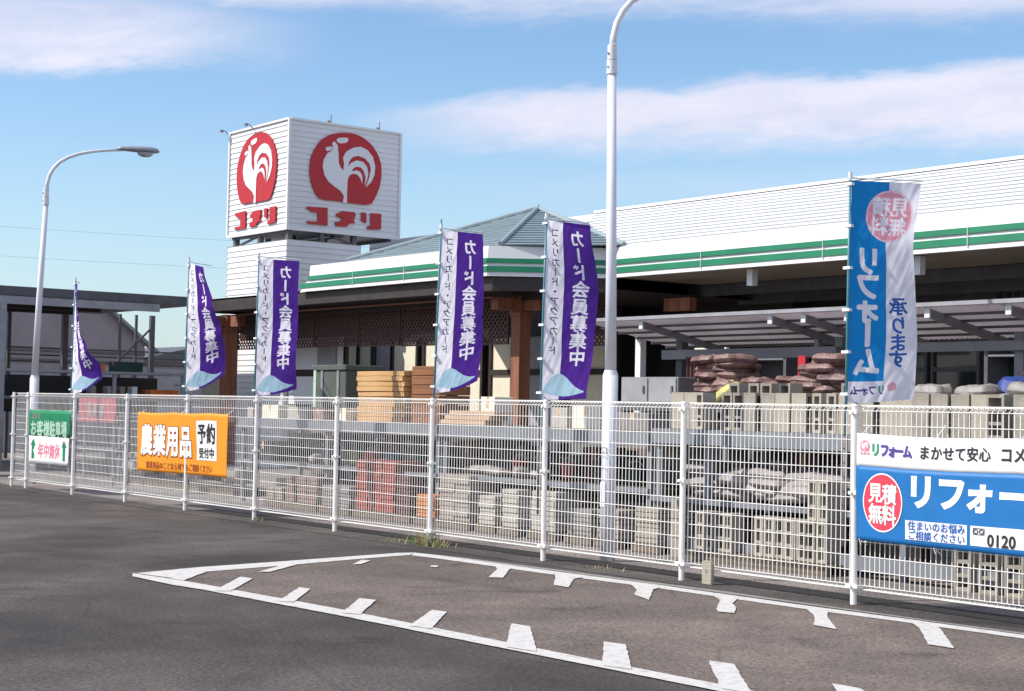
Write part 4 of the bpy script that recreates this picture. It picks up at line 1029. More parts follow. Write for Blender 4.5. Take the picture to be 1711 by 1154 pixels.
# ------------------------------------------------------------------ canopy in the yard
cp = thing('yard_canopy', (-3.5, 5, 0), 'grey sheet lean-to canopy on steel posts over the yard racks', 'canopy')
mb = MB(); yf, zf, yb, zb = 4.5, 2.76, 6.1, 2.47
n = 30; x0, x1 = -8.75, 4.0
for k in range(int((x1 - x0) / .076)):
    xa = x0 + k * .076; xm = xa + .038; xb = xa + .076
    mb.quad((xa, yf, zf), (xm, yf, zf + .015), (xm, yb, zb + .015), (xa, yb, zb)); mb.quad((xm, yf, zf + .015), (xb, yf, zf), (xb, yb, zb), (xm, yb, zb + .015))
part(mb, 'roof_sheet', M['polycarb'], cp)
mb = MB(); mb.box(x0, x1, yf - .04, yf + .02, zf - .005, zf + .04); part(mb, 'front_gutter', M['midgrey'], cp)
for j, u in enumerate((.2, .4, .6, .8, .98)):
    mb = MB(); mb.box(x0, x1, yf + (yb - yf) * u - .025, yf + (yb - yf) * u + .025, zf + (zb - zf) * u - .035, zf + (zb - zf) * u - .005); part(mb, 'purlin', M['darkgrey'], cp)
for x in (-7.63, -5.25, -4.7, -4.02, -2.85, -1.78, -.4, 1.0, 2.4):
    mb = MB(); mb.beam((x, yf + .05, zf - .07), (x, yb, zb - .07), .06, .09); ro = part(mb, 'rafter', M['grey'], cp)
    c = MB(); c.box(x - .035, x + .035, yf + .03, yf + .05, zf - .125, zf - .015); part(c, 'end_cap', M['clip'], ro)
mb = MB(); mb.box(-8.1, -4.9, 5.36, 5.46, 2.25, 2.38); part(mb, 'main_beam', M['grey'], cp)
mb = MB(); mb.box(-4.7, 4, 5.36, 5.46, 2.29, 2.4); part(mb, 'main_beam', M['grey'], cp)
for x, w, m, z in ((-8.72, .055, 'clip', 2.6), (-7.86, .06, 'darkgrey', 2.55), (-4.95, .06, 'grey', 2.5), (-5.32, .04, 'grey', 2.5), (-2.3, .06, 'grey', 2.5), (.6, .06, 'grey', 2.5), (3.5, .06, 'grey', 2.5)):
    mb = MB(); mb.box(x - w, x + w, 5.47, 5.47 + w * 2, 0, z); part(mb, 'post', M[m], cp)

# ------------------------------------------------------------------ racks
def rack(label, xs, y0, y1, levels, base=None, h=None, m='rack'):
    t = thing('storage_rack', ((xs[0] + xs[-1]) / 2, (y0 + y1) / 2, 0), label, 'rack', 'steel racks in the yard')
    H = h or max(l for l, th in levels)
    for x in xs:
        for y in (y0, y1):
            mb = MB(); mb.box(x - .035, x + .035, y - .03, y + .03, 0, H); part(mb, 'upright', M[m], t)
    for z, th in levels:
        mb = MB()
        for y in (y0 - .06, y1 + .06): mb.box(xs[0] - .05, xs[-1] + .05, y - .028, y + .028, z - th, z)
        part(mb, 'beam', M[m], t)
        mb = MB(); k = 0; x = xs[0]
        while x < xs[-1] - .05: mb.box(x, x + .19, y0 - .03, y1 + .03, z - .04, z - .012); x += .2
        part(mb, 'deck', M['pallet'], t)
    if base:
        mb = MB(); mb.box(xs[0] - .05, xs[-1] + .05, y0 - .1, y0 - .04, base[0], base[1]); part(mb, 'foot_beam', M['rack'], t)
rack('grey steel rack with timber, beside the orange banner', [-13.6, -11.1, -8.35], 1.75, 2.75, [(1.29, .15), (.66, .05)])
rack('grey steel rack between the two nearest purple flags', [-8.2, -6.2, -4.35], 1.75, 2.75, [(1.30, .16), (.68, .05)])
rack('blue-grey steel rack of concrete blocks behind the striped bay', [-4.2, -3.45, -.9, 1.7], 1.75, 2.75, [(1.34, .16), (.62, .06)], (.07, .21))
rack('rear steel rack carrying maroon sacks under the canopy', [-8.1, -5.5, -2.9, -.3, 2.3], 4.5, 5.25, [(1.62, .1), (.9, .08)], m='darkgrey')
rack('low steel rack in the far corner behind the green and white sign', [-24.9, -22.5, -20.1], 2.6, 3.4, [(1.2, .12), (.6, .06)])
# dark work bench and shelf under the open shed
bt = thing('display_bench', (-26.2, 4, 0), 'dark long display bench under the open shed roof', 'bench', None)
mb = MB(); mb.box(-26.6, -25.85, -.5, 6.8, 2.1, 2.16); part(mb, 'upper_shelf', M['midgrey'], bt)
mb = MB(); mb.box(-27.6, -27.5, -.5, 6.8, 1.2, 2.05); part(mb, 'dark_back_panel', M['plastic_black'], bt)  # black panel added to paint the shadow below the upper shelf
mb = MB(); mb.box(-26.5, -25.9, -.5, 6.8, 1.5, 1.56); part(mb, 'lower_shelf', M['grey'], bt)
for y in (-.4, 1.4, 3.2, 5.0, 6.7): mb = MB(); mb.box(-25.95, -25.88, y - .035, y + .035, 0, 2.1); part(mb, 'leg', M['midgrey'], bt)

# ------------------------------------------------------------------ goods: shared meshes
def block_mesh(name, m, L_=.39, W_=.12, H_=.19):
    """hollow block: two face shells joined by four webs; long side along z, holes through y"""
    mb = MB(); s = .026
    mb.box(-W_ / 2, -W_ / 2 + s, -H_ / 2, H_ / 2, 0, L_); mb.box(W_ / 2 - s, W_ / 2, -H_ / 2, H_ / 2, 0, L_)
    for k in range(4):
        z = k * (L_ - .03) / 3; mb.box(-W_ / 2 + s, W_ / 2 - s, -H_ / 2 + (.004 if k in (1, 2) else 0), H_ / 2 - (.004 if k in (1, 2) else 0), z, z + .03)
    o = mb.build(name, m); me = o.data; bpy.data.objects.remove(o); return me
def slab_mesh(name, m, sx, sy, sz):
    mb = MB(); mb.box(-sx / 2, sx / 2, -sy / 2, sy / 2, 0, sz); o = mb.build(name, m, bevel=0)
    import bmesh
    bm = bmesh.new(); bm.from_mesh(o.data); bmesh.ops.bevel(bm, geom=list(bm.edges), offset=.005, segments=1, affect='EDGES'); bm.to_mesh(o.data); bm.free()
    me = o.data; bpy.data.objects.remove(o); return me
def bag_mesh(name, m, lx, ly, lz, seed):
    mb = MB(); n = 16; off = Vector((seed * 3.7, seed * 1.3, 0))
    def top(u, v):
        e = max(0, (1 - abs(u) ** 4.0)) ** .28 * max(0, (1 - abs(v) ** 4.0)) ** .28
        nz = mnoise.noise(Vector((u * 1.6, v * 1.6, 0)) + off)
        n3 = mnoise.noise(Vector((u * 4.5, v * 4.5, 3)) + off)
        return e * (1 + .3 * nz + .22 * n3)
    def pt(i, j, s):
        u = -1 + 2 * i / n; v = -1 + 2 * j / n
        sq = 1 - .10 * (abs(u) * abs(v)) ** 2
        w = mnoise.noise(Vector((u * 2.3, v * 2.3, 5)) + off) * .06
        zt = top(u, v)
        z = lz * .42 + (lz * .58 * zt if s > 0 else -lz * .42 * min(1, zt * 1.3))
        return (lx / 2 * u * (sq + w), ly / 2 * v * (sq + w), z)
    for s in (1, -1):
        i0 = len(mb.v)
        for j in range(n + 1):
            for i in range(n + 1): mb.v.append(pt(i, j, s))
        for j in range(n):
            for i in range(n): a = i0 + j * (n + 1) + i; mb.f.append((a, a + 1, a + n + 2, a + n + 1)); mb.m.append(0)
    o = mb.build(name, m, smooth=True); me = o.data; bpy.data.objects.remove(o); return me
def put(name, me, loc, label, cat, group=None, rz=0.0, rx=0.0, ry=0.0, sc=None):
    o = bpy.data.objects.new(name, me); COL.objects.link(o); o.location = loc; o.rotation_euler = (rx, ry, rz)
    if sc: o.scale = sc
    return tag(o, label, cat, group)
rj = random.Random(11)
def pallet(x, y, w, label, d=.8):
    t = thing('pallet', (x, y, 0), label, 'pallet', 'wooden pallets in the yard')
    mb = MB(); k = x - w / 2
    while k < x + w / 2 - .05: mb.box(k, min(k + .1, x + w / 2), y - d / 2, y + d / 2, .09, .11); k += .13
    part(mb, 'top_boards', M['pallet'], t)
    for yy in (y - d / 2 + .05, y, y + d / 2 - .05): mb = MB(); mb.box(x - w / 2, x + w / 2, yy - .04, yy + .04, .006, .09); part(mb, 'bearer', M['pallet'], t)

# stacks of paving slabs: x0, x1, height, columns, rows, material, colour word, where
STK = [(-12.5, -12.02, .30, 2, 4, 'paver_beige', 'beige', 'low stack under the timber rack'),
       (-11.93, -11.03, .49, 3, 7, 'paver_pink', 'pinkish brown', 'wide stack under the timber rack'),
       (-10.9, -10.18, .41, 2, 6, 'paver_grey', 'grey', 'stack left of the red slabs'),
       (-10.02, -9.07, .80, 3, 12, 'paver_red', 'red', 'tall red stack'),
       (-9.02, -8.7, .62, 1, 9, 'paver_dred', 'dark red', 'narrow stack beside the red slabs'),
       (-8.55, -8.14, .41, 1, 6, 'paver_orange', 'orange', 'stack by the fence post'),
       (-8.06, -7.4, .69, 2, 10, 'paver_beige', 'sandy', 'tall stack right of the orange slabs'),
       (-7.21, -6.88, .47, 1, 7, 'paver_white', 'chalk white', 'narrow stack'),
       (-6.74, -6.42, .57, 1, 8, 'paver_white', 'off-white', 'stack left of the largest purple flag'),
       (-6.18, -5.72, .58, 1, 8, 'paver_white', 'cream', 'broad stack right of a flag pole'),
       (-5.5, -5.08, .42, 1, 6, 'paver_grey', 'dull grey', 'stack left of the lamp pole'),
       (-4.97, -4.62, .44, 1, 6, 'paver_beige', 'buff', 'stack right of the lamp pole'),
       (-4.36, -3.98, .5, 1, 7, 'paver_beige', 'fawn', 'stack left of a fence post')]
for x0, x1, hh, nc, nr, m, colr, where in STK:
    cw = (x1 - x0) / nc; th = (hh - .12) / nr
    me = slab_mesh('paving_stone', M[m], cw - .02, .42, th - .006)
    pallet((x0 + x1) / 2, 1.9, x1 - x0 + .06, f'low wooden pallet beneath the {colr} slabs, {where}')
    for c in range(nc):
        colw = {1: '', 2: (' of left column', ' of right column')[c] if nc == 2 else '', 3: (' of left column', ' of middle column', ' of right column')[c] if nc == 3 else ''}[nc]
        for r in range(nr):
            put('paving_stone', me, (x0 + cw * (c + .5) + rj.uniform(-.006, .006), 1.75 + rj.uniform(-.012, .012), .112 + th * r),
                f'{colr} paving slab, {ORD[nr - 1 - r]}{colw}, {where}', 'paving stone', f'{colr} slabs in the {where}', rz=rj.uniform(-.02, .02))
# hollow blocks standing on end
bm1 = block_mesh('concrete_block', M['concrete2']); bm2 = block_mesh('concrete_block', M['concrete'], .39, .15); bm3 = block_mesh('concrete_block', M['concrete'], .39, .19, .19)
x = -4.15; k = 0
while x < 1.5:
    me, w = ((bm1, .12), (bm2, .15), (bm3, .19))[rj.choice((0, 0, 1, 2))]; turn = rj.random() < .7
    if turn: w = .19
    gap = rj.choice((.012, .015, .02, .09))
    z = 1.342
    if not (-3.65 < x < -3.5):
        kk = k
        put('concrete_block', me, (x + w / 2, 1.9 + rj.uniform(-.03, .03), z), f'concrete block on end on the rack shelf, {NTH[min(kk, 19)]} from the lamp pole' if kk < 20 else f'concrete block above the blue banner, {NTH[kk - 20]} past the flag pole', 'concrete block', 'blocks on the rack shelf', rz=rj.uniform(-.05, .05) + (pi / 2 if turn else 0))
        k += 1
    x += w + gap
for k, x in enumerate((-3.56, -3.27, -3.1, -2.83, -2.0, -1.55)):
    put('concrete_block', bm2, (x, 2.3, 1.45 + (.0 if k else 0)), f'raised concrete block behind the shelf row, {NTH[k]} from the lamp pole', 'concrete block', 'raised blocks at the back of the shelf', rz=rj.uniform(-.1, .1))
tag(MB().box(-3.75, -1.35, 2.15, 2.45, 1.342, 1.449).build('timber_board', M['timber_pale'], loc=(-2.5, 2.3, 1.342)), 'pale timber plank beneath the raised concrete blocks', 'plank')
n = 0
for tier, z in ((0, .115), (1, .51)):
    for k in range(13 if tier == 0 else 2):
        x = -3.36 + k * .138 if tier == 0 else (-1.83 + k * .14)
        if tier == 0 and 4 <= k <= 5: continue
        put('concrete_block', (bm1, bm1, bm2)[k % 3] if tier == 0 else bm1, (x, 1.62 + rj.uniform(-.02, .02), z), f'hollow block on end on the ground pallet, {NTH[k]} from the lamp side' if tier == 0 else f'upper hollow block leaning on the ground row, {NTH[k]} of the pair', 'concrete block', 'hollow blocks on the ground pallet', rz=rj.uniform(-.05, .05)); n += 1
pallet(-2.5, 1.75, 1.9, 'long wooden pallet beneath the hollow blocks', .7)
for r in range(3):
    for c in range(2):
        o = put('concrete_block', bm3, (-3.72 + .0, 1.55 + .21 * c, .1 + .2 * r), f'hollow block lying by the fence post, {["lowest", "middle", "top"][r]} course, {["front", "back"][c]}', 'concrete block', 'small pile of lying hollow blocks', rz=pi / 2, rx=0, ry=pi / 2)
for k in range(7):
    put('concrete_block', bm3, (-.15 + .26 * k, 1.7, .0065), f'hollow block standing below the blue banner, {NTH[k]} from the banner\'s left edge', 'concrete block', 'blocks below the blue banner', rz=rj.uniform(-.08, .08))
# sacks
M['bag_plum'] = mat('bag_plum', (.09, .045, .05), .5, .3, 6, col2=(.16, .085, .085), bump=.5, bscale=14); M['bag_rose'] = mat('bag_rose', (.24, .13, .12), .55, .3, 6, col2=(.36, .24, .22), bump=.5, bscale=14)
def printed(m, col):
    nt = m.node_tree; L_ = nt.links; p = nt.nodes['Principled BSDF']; src = p.inputs['Base Color'].links[0].from_socket
    tc = nt.nodes.new('ShaderNodeTexCoord'); br = nt.nodes.new('ShaderNodeTexBrick'); br.inputs['Scale'].default_value = 9; br.inputs['Mortar Size'].default_value = .06
    br.inputs['Color1'].default_value = (*col, 1); br.inputs['Color2'].default_value = (col[0] * .7, col[1] * .6, col[2] * .6, 1); br.inputs['Mortar'].default_value = (.2, .12, .11, 1)
    L_.new(tc.outputs['Object'], br.inputs['Vector'])
    n = nt.nodes.new('ShaderNodeTexNoise'); n.inputs['Scale'].default_value = 4.5; L_.new(tc.outputs['Object'], n.inputs['Vector'])
    r = nt.nodes.new('ShaderNodeValToRGB'); r.color_ramp.elements[0].position = .5; r.color_ramp.elements[1].position = .56; L_.new(n.outputs['Fac'], r.inputs['Fac'])
    mx = nt.nodes.new('ShaderNodeMixRGB'); L_.new(r.outputs['Color'], mx.inputs['Fac']); L_.new(src, mx.inputs['Color1']); L_.new(br.outputs['Color'], mx.inputs['Color2']); L_.new(mx.outputs['Color'], p.inputs['Base Color'])
for k_ in ('bag_maroon', 'bag_plum', 'bag_rose'): printed(M[k_], (.36, .27, .24))
bgs = [bag_mesh('sack', M[m_], .44, .5, .10, q) for q, m_ in enumerate(('bag_maroon', 'bag_rose', 'bag_plum', 'bag_maroon', 'bag_rose'))]
def sacks(x0, nx, rows, y, z0, word, where, meshes, dx=.5, dz=.095, group=None, slope=0.0, name='sack'):
    for r in range(rows):
        for c in range(nx):
            if slope and r > rows - 1 - abs(c - (0 if slope > 0 else nx - 1)) * abs(slope): continue
            zz = z0 + dz * r
            put(name, meshes[(r + c) % len(meshes)], (x0 + dx * c + rj.uniform(-.09, .09), y + rj.uniform(-.07, .07), zz), f'{word} sack, ' + (f'{NTH[r]} layer, ' if rows > 1 else '') + (f'{NTH[c]} along, ' if nx > 1 else '') + where, 'sack', group or f'{word} sacks {where}', rz=rj.uniform(-.3, .3), rx=rj.uniform(-.06, .06), ry=rj.uniform(-.08, .08), sc=(rj.uniform(.85, 1.1), rj.uniform(.85, 1.1), rj.uniform(.85, 1.25)))
sacks(-6.4, 2, 9, 4.75, 1.625, 'maroon', 'on the rear rack left of the red sign', bgs, dz=.066, dx=.34)
sacks(-5.66, 1, 4, 4.75, 1.625, 'faded maroon', 'beside the tall maroon pile', bgs, dz=.075)
sacks(-5.35, 4, 9, 4.75, 1.625, 'brown maroon', 'on the rear rack below the red sign', bgs, slope=-1.6, dz=.066, dx=.33)
bgg = [bag_mesh('sack', M['bag_grey'], .55, .4, .10, s) for s in (4, 5, 6)]
sacks(-3.75, 1, 4, 2.1, .63, 'small grey', 'in the rack bay at the fence post', bgg, dz=.085)
sacks(-3.15, 4, 4, 2.0, .63, 'grey', 'on the mid shelf above the hollow blocks', bgg, dz=.075, dx=.42)
sacks(-.5, 4, 3, 2.1, .63, 'ash grey', 'on the mid shelf behind the blue banner', bgg, dz=.085, dx=.55)
sacks(-8.0, 3, 1, 2.1, .69, 'flat grey', 'on the mid shelf left of the largest purple flag', bgg, dx=.6)
bgw = [bag_mesh('sack', M['bag_white'], .5, .36, .14, s) for s in (7, 8)]
sacks(-2.72, 2, 2, 4.55, 1.625, 'pale stone', 'on the rear rack right of the blue flag', bgw, dx=.52, dz=.12)
sacks(-1.55, 1, 2, 4.6, 1.625, 'lumpy white', 'next to the blue tarpaulin', bgw, dz=.12)
put('sack', bag_mesh('sack', M['bag_yellow'], .42, .3, .16, 9), (-5.78, 4.42, 1.69), 'yellow printed sack leaning at the foot of the maroon pile', 'sack', None, ry=-.5)
bgb = [bag_mesh('sack', M['bag_bluegrey'], .8, .6, .26, s) for s in (10, 11)]
sacks(-22.5, 1, 4, .55, .15, 'blue-grey', 'in the pile at the far left edge', bgb, dz=.2)
pallet(-22.5, .55, 1.0, 'wooden pallet under the blue-grey sacks at the left edge', .7)
# timber on the rack
me = slab_mesh('timber_board', M['timber'], 1.16, .5, .066)
for r in range(10): put('timber_board', me, (-9.98 + rj.uniform(-.015, .015), 2.12 + rj.uniform(-.02, .02), 1.295 + .07 * r), f'tan timber board, {ORD[9 - r]}, in the tall timber stack', 'timber board', 'tan timber boards on the rack', rz=rj.uniform(-.015, .015))
me = slab_mesh('timber_board', M['timber_dark'], .66, .5, .12)
for r in range(6): put('timber_board', me, (-9.0 + rj.uniform(-.01, .01), 2.2, 1.295 + .128 * r), f'dark brown timber beam, {ORD[5 - r]}, right of the tan boards', 'timber beam', 'dark timber beams on the rack', rz=rj.uniform(-.01, .01))
me = slab_mesh('timber_board', M['timber_pale'], .95, .3, .055)
for r in range(3): put('timber_board', me, (-7.95 + .1 * r, 1.95, 1.302 + .06 * r), f'pale pinkish plank, {ORD[2 - r]}, on the shelf by the flag pole', 'plank', 'pale planks on the rack', rz=rj.uniform(-.03, .03))
# olive carton
t = thing('olive_crate', (-11.7, 2.4, 1.295), 'dark olive crate with lid on the rack left of the timber', 'crate')
mb = MB(); mb.box(-12.1, -11.25, 2.1, 2.7, 1.295, 2.02); part(mb, 'crate_body', M['olive'], t, bevel=.01)
mb = MB(); mb.box(-12.13, -11.22, 2.07, 2.73, 2.02, 2.1); part(mb, 'lid', M['olive'], t, bevel=.01)
mb = MB()
for x in (-11.9, -11.45): mb.box(x - .03, x + .03, 2.085, 2.1, 1.3, 2.02)
part(mb, 'strap', M['grey'], t)
t = thing('pale_panel_stack', (-12.4, 2.5, 1.295), 'upright pale green panel leaning beside the olive crate', 'panel')
mb = MB(); mb.box(-12.34, -12.16, 2.2, 2.6, 1.295, 2.08); part(mb, 'panel', M['b_palegreen'], t, bevel=.01)
mb = MB(); mb.box(-12.36, -12.14, 2.19, 2.61, 2.08, 2.1); part(mb, 'edge_strip', M['grey'], t)
# cartons on the shelf
def carton(x, y, z, sx, sy, sz, m, label, group=None, rz=0.0):
    t = thing('carton', (x, y, z), label, 'carton', group)
    mb = MB(); mb.box(x - sx / 2, x + sx / 2, y - sy / 2, y + sy / 2, z, z + sz); part(mb, 'carton_body', M[m], t, bevel=.006)
    mb = MB(); mb.box(x - .025, x + .025, y - sy / 2 - .002, y + sy / 2 + .002, z + sz * .6, z + sz + .002); part(mb, 'tape', M['timber_pale'], t)
    t.rotation_euler[2] = rz
for x, sx, sz, m, l in ((-13.3, .32, .16, 'paver_white', 'off-white carton at the far end of the rack shelf'), (-12.75, .5, .2, 'cream', 'cream carton below the white tower flag'), (-11.95, .55, .18, 'paver_white', 'wide chalky carton in front of the olive crate'), (-11.35, .3, .16, 'paver_pink', 'small pinkish carton left of the timber'), (-10.75, .3, .18, 'cream', 'cream carton touching the tan timber')):
    carton(x, 1.86, 1.295, sx, .3, sz, m, l, 'cartons on the rack shelf')
carton(-7.95, 2.35, 1.302, .3, .3, .36, 'cream', 'tall cream carton behind the pale planks', 'cartons on the rack shelf')
carton(-5.95, 1.9, 1.302, .3, .3, .24, 'paver_white', 'off-white carton left of the largest purple flag', 'cartons on the rack shelf')
carton(-5.5, 1.95, 1.302, .5, .34, .26, 'cream', 'cream patterned carton right of the flag pole', 'cartons on the rack shelf')
carton(-4.75, 2.0, 1.302, .5, .36, .2, 'paver_grey', 'grey carton behind the lamp pole', 'cartons on the rack shelf')
carton(-13.1, 2.0, .66, .5, .4, .28, 'plastic_black', 'black carton on the lower shelf right of the orange banner', 'cartons on the lower shelf')
carton(-9.3, 2.1, .82, .4, .4, .25, 'plastic_dgreen', 'dark green carton above the red slabs', 'cartons on the lower shelf')
# buckets and small goods on the middle shelf
def bucket(x, y, z, r, h, m, label, group):
    t = thing('bucket', (x, y, z), label, 'bucket', group)
    mb = MB(); n = 16
    for q, (rr, zz) in enumerate(((r * .78, 0), (r, h), (r * .94, h), (r * .73, .02))):
        for j in range(n): a = 2 * pi * j / n; mb.v.append((x + rr * cos(a), y + rr * sin(a), z + zz))
    for q in range(3):
        for j in range(n): a = q * n + j; b = q * n + (j + 1) % n; mb.f.append((a, b, b + n, a + n)); mb.m.append(0)
    mb.f.append(tuple(range(n))); mb.m.append(0); mb.f.append(tuple(3 * n + j for j in range(n))); mb.m.append(0)
    part(mb, 'bucket_body', M[m], t, smooth=False)
    mb = MB(); mb.tube([(x + r * cos(a), y, z + h + r * .5 * sin(a)) for a in [pi * k / 8 for k in range(9)]], .006, 6); part(mb, 'handle', M['clip'], t)
for k, (x, r, h, m, w) in enumerate(((-12.45, .12, .2, 'plastic_black', 'black'), (-11.9, .14, .2, 'plastic_blue', 'blue'), (-11.5, .13, .22, 'midgrey', 'grey'), (-11.2, .1, .18, 'bag_yellow', 'yellow'), (-10.6, .12, .2, 'plastic_red', 'red'), (-10.2, .12, .2, 'plastic_blue', 'second blue'), (-8.9, .12, .2, 'plastic_green', 'green'), (-7.3, .12, .2, 'plastic_red', 'bright red'), (-6.75, .13, .22, 'plastic_black', 'glossy black'), (-6.35, .11, .2, 'dull_red', 'dull red'), (-5.6, .13, .24, 'plastic_black', 'wide black'), (-5.15, .12, .2, 'plastic_dgreen', 'dark green'), (-4.7, .12, .24, 'plastic_black', 'tall black'))):
    bucket(x, 2.15 + .1 * (k % 2), .665 if x < -8.3 else .685, r, h, m, f'{w} bucket on the middle shelf of the rack', 'buckets on the middle shelf')
for k, (x, z, w) in enumerate(((-11.75, .95, 'small white folded'), (-11.3, .99, 'crumpled white'), (-10.0, .84, 'standing white pointed'), (-6.9, .94, 'tilted white'))):
    put('sack', bag_mesh('sack', M['bag_white'], .22, .16, .12, 20 + k), (x, 1.95, z if False else (.67 if x < -8.3 else .69)), f'{w} sack among the buckets', 'sack', 'white sacks among the buckets', rz=.4 * k, rx=.9 if k == 2 else .3)
# goods on the rear rack and yard
t = thing('storage_cabinet', (-7.5, 4.75, 1.62), 'grey steel storage cabinet on the rear rack beside the lamp pole', 'cabinet')
mb = MB(); mb.box(-8.09, -6.95, 4.6, 5.2, 1.625, 1.98); part(mb, 'cabinet_body', M['grey'], t, bevel=.01)
for x in (-7.8, -7.24): 
    mb = MB(); mb.box(x - .26, x + .26, 4.585, 4.6, 1.65, 1.96); d_ = part(mb, 'door', M['midgrey'], t)
    mb = MB(); mb.box(x + .18, x + .21, 4.57, 4.585, 1.76, 1.86); part(mb, 'handle', M['darkgrey'], d_)
t = thing('hanging_net', (-7.0, 5.05, 1.65), 'maroon hanging net at the left end of the rear rack', 'net')
mb = MB(); n = 40; pts = [(-7.28 + .56 * k / n, 5.05 + .03 * sin(k * 1.3)) for k in range(n + 1)]
for (xa, ya), (xb, yb) in zip(pts[:-1], pts[1:]): mb.quad((xa, ya, 1.64), (xb, yb, 1.64), (xb, yb, 2.26), (xa, ya, 2.26)); mb.quad((xa, ya + .012, 1.64), (xb, yb + .012, 1.64), (xb, yb + .012, 2.26), (xa, ya + .012, 2.26))
part(mb, 'net_cloth', M['maroon_cloth'], t)
mb = MB(); mb.tube([(-7.32, 5.05, 2.27), (-6.68, 5.05, 2.27)], .012, 8); part(mb, 'rail', M['grey'], t)
t = thing('price_sign', (-4.95, 4.8, 2.0), 'small red sign plate above the maroon sacks', 'sign')
mb = MB(); mb.box(-5.01, -4.89, 4.79, 4.81, 2.0, 2.24); part(mb, 'plate', M['plastic_red'], t)
mb = MB(); mb.box(-4.955, -4.945, 4.805, 4.82, 1.625, 2.1); part(mb, 'stem', M['grey'], t)
for r in range(3):
    put('flat_stone', slab_mesh('flat_stone', M['paver_grey'], .62, .4, .05) if r == 0 else bpy.data.objects['flat_stone'].data, (-2.85 + .05 * r, 4.4, 1.625 + .054 * r), f'flat grey stone slab, {ORD[2 - r]}, right of the blue flag', 'stone slab', 'stone slabs on the rear rack', rz=.05 * r)
put('tarpaulin', bag_mesh('tarpaulin', M['tarp_blue'], .75, .5, .34, 31), (-1.75, 4.95, 1.63), 'bundled blue tarpaulin on the rear rack at the right edge', 'tarpaulin')
put('tarpaulin', bag_mesh('tarpaulin', M['tarp_orange'], .4, .35, .12, 32), (-1.62, 5.0, 1.96), 'small orange tarpaulin lying on the blue bundle', 'tarpaulin')
# shelf unit with dark goods, against the shop front
for k, (x0, x1, m, lab) in enumerate(((-10.9, -9.5, 'plastic_black', 'black display shelf in the shop front left of the white canopy post'), (-5.6, -4.2, 'plastic_dgreen', 'dark green display shelf behind the canopy beam'), (-3.6, -2.2, 'plastic_black', 'black slatted display shelf under the canopy at the right'))):
    t = thing('display_shelf', ((x0 + x1) / 2, 9.5, 0), lab, 'shelf', 'display shelves before the shop front')
    mb = MB(); mb.box(x0, x1, 9.9, 9.95, 0, 2.5); part(mb, 'dark_back_panel', M[m], t)
    for z in (.4, .9, 1.4, 1.9, 2.4): mb = MB(); mb.box(x0, x1, 9.4, 9.9, z, z + .03); part(mb, 'shelf_board', M['grey'], t)
    for x in (x0, x1): mb = MB(); mb.box(x - .03, x + .03, 9.4, 9.95, 0, 2.5); part(mb, 'side_panel', M['darkgrey'], t)
t = thing('notice_board', (-9.0, 8.6, 0), 'cream notice board with yellow sheet beside the white canopy post', 'notice board')
mb = MB(); mb.box(-9.75, -9.05, 7.6, 7.66, 1.7, 2.55); part(mb, 'board', M['cream'], t)
mb = MB(); mb.box(-9.55, -9.3, 7.585, 7.598, 2.1, 2.4); part(mb, 'sheet', M['bag_yellow'], t)
for x in (-9.7, -9.1): mb = MB(); mb.box(x - .03, x + .03, 7.66, 7.72, 0, 2.55); part(mb, 'leg', M['dark'], t)
# goods under the shed
carton(-26.1, 4.48, 2.165, .55, .5, .16, 'tarp_orange', 'orange crate on the upper shelf under the shed', 'crates under the shed')
carton(-26.1, 5.35, 2.165, .5, .62, .22, 'plastic_dgreen', 'dark green crate on the upper shelf under the shed', 'crates under the shed')
carton(-26.15, 6.25, 1.565, .5, .7, .2, 'tarp_orange', 'wide orange crate on the lower shelf under the shed', 'crates under the shed')
for k, (y, m, w) in enumerate(((4.55, 'bag_white', 'white'), (4.95, 'midgrey', 'grey'), (5.25, 'bag_white', 'second white'), (5.55, 'clip', 'bright white'), (1.2, 'grey', 'dull grey'))):
    carton(-26.15, y, 1.565, .3, .12, .26, m, f'narrow {w} carton on the lower shelf under the shed', 'narrow cartons under the shed')
t = thing('sale_board', (-18.9, 1.6, 0), 'dull red sale board behind the fence left of the orange banner', 'board')
mb = MB(); mb.box(-19.66, -18.05, 1.58, 1.62, 1.12, 1.55); part(mb, 'board', M['dull_red'], t)
mb = MB()
for x, z, w_, h_ in ((-19.25, 1.2, .16, .26), (-18.98, 1.22, .14, .2), (-18.7, 1.2, .16, .24)): mb.box(x, x + w_, 1.572, 1.58, z, z + h_)
part(mb, 'faded_print', M['bag_white'], t)
for x in (-19.5, -18.2): mb = MB(); mb.box(x - .025, x + .025, 1.62, 1.66, 0, 1.5); part(mb, 'leg', M['grey'], t)
for k, x in enumerate((-18.9, -18.3, -17.7, -17.1, -16.4, -15.6, -15.0)):
    put('sack', bgw[k % 2], (x, 2.4 + .1 * (k % 3), .93 if False else .2 + .0), f'pale sack on the long pallet behind the far fence, {NTH[k]} from its far end', 'sack', 'pale sacks behind the far fence', rz=.1 * (k % 3), sc=(1.1, 1.2, 1.8))
pallet(-16.9, 2.5, 4.6, 'long pallet of pale sacks behind the green and white sign', .8)

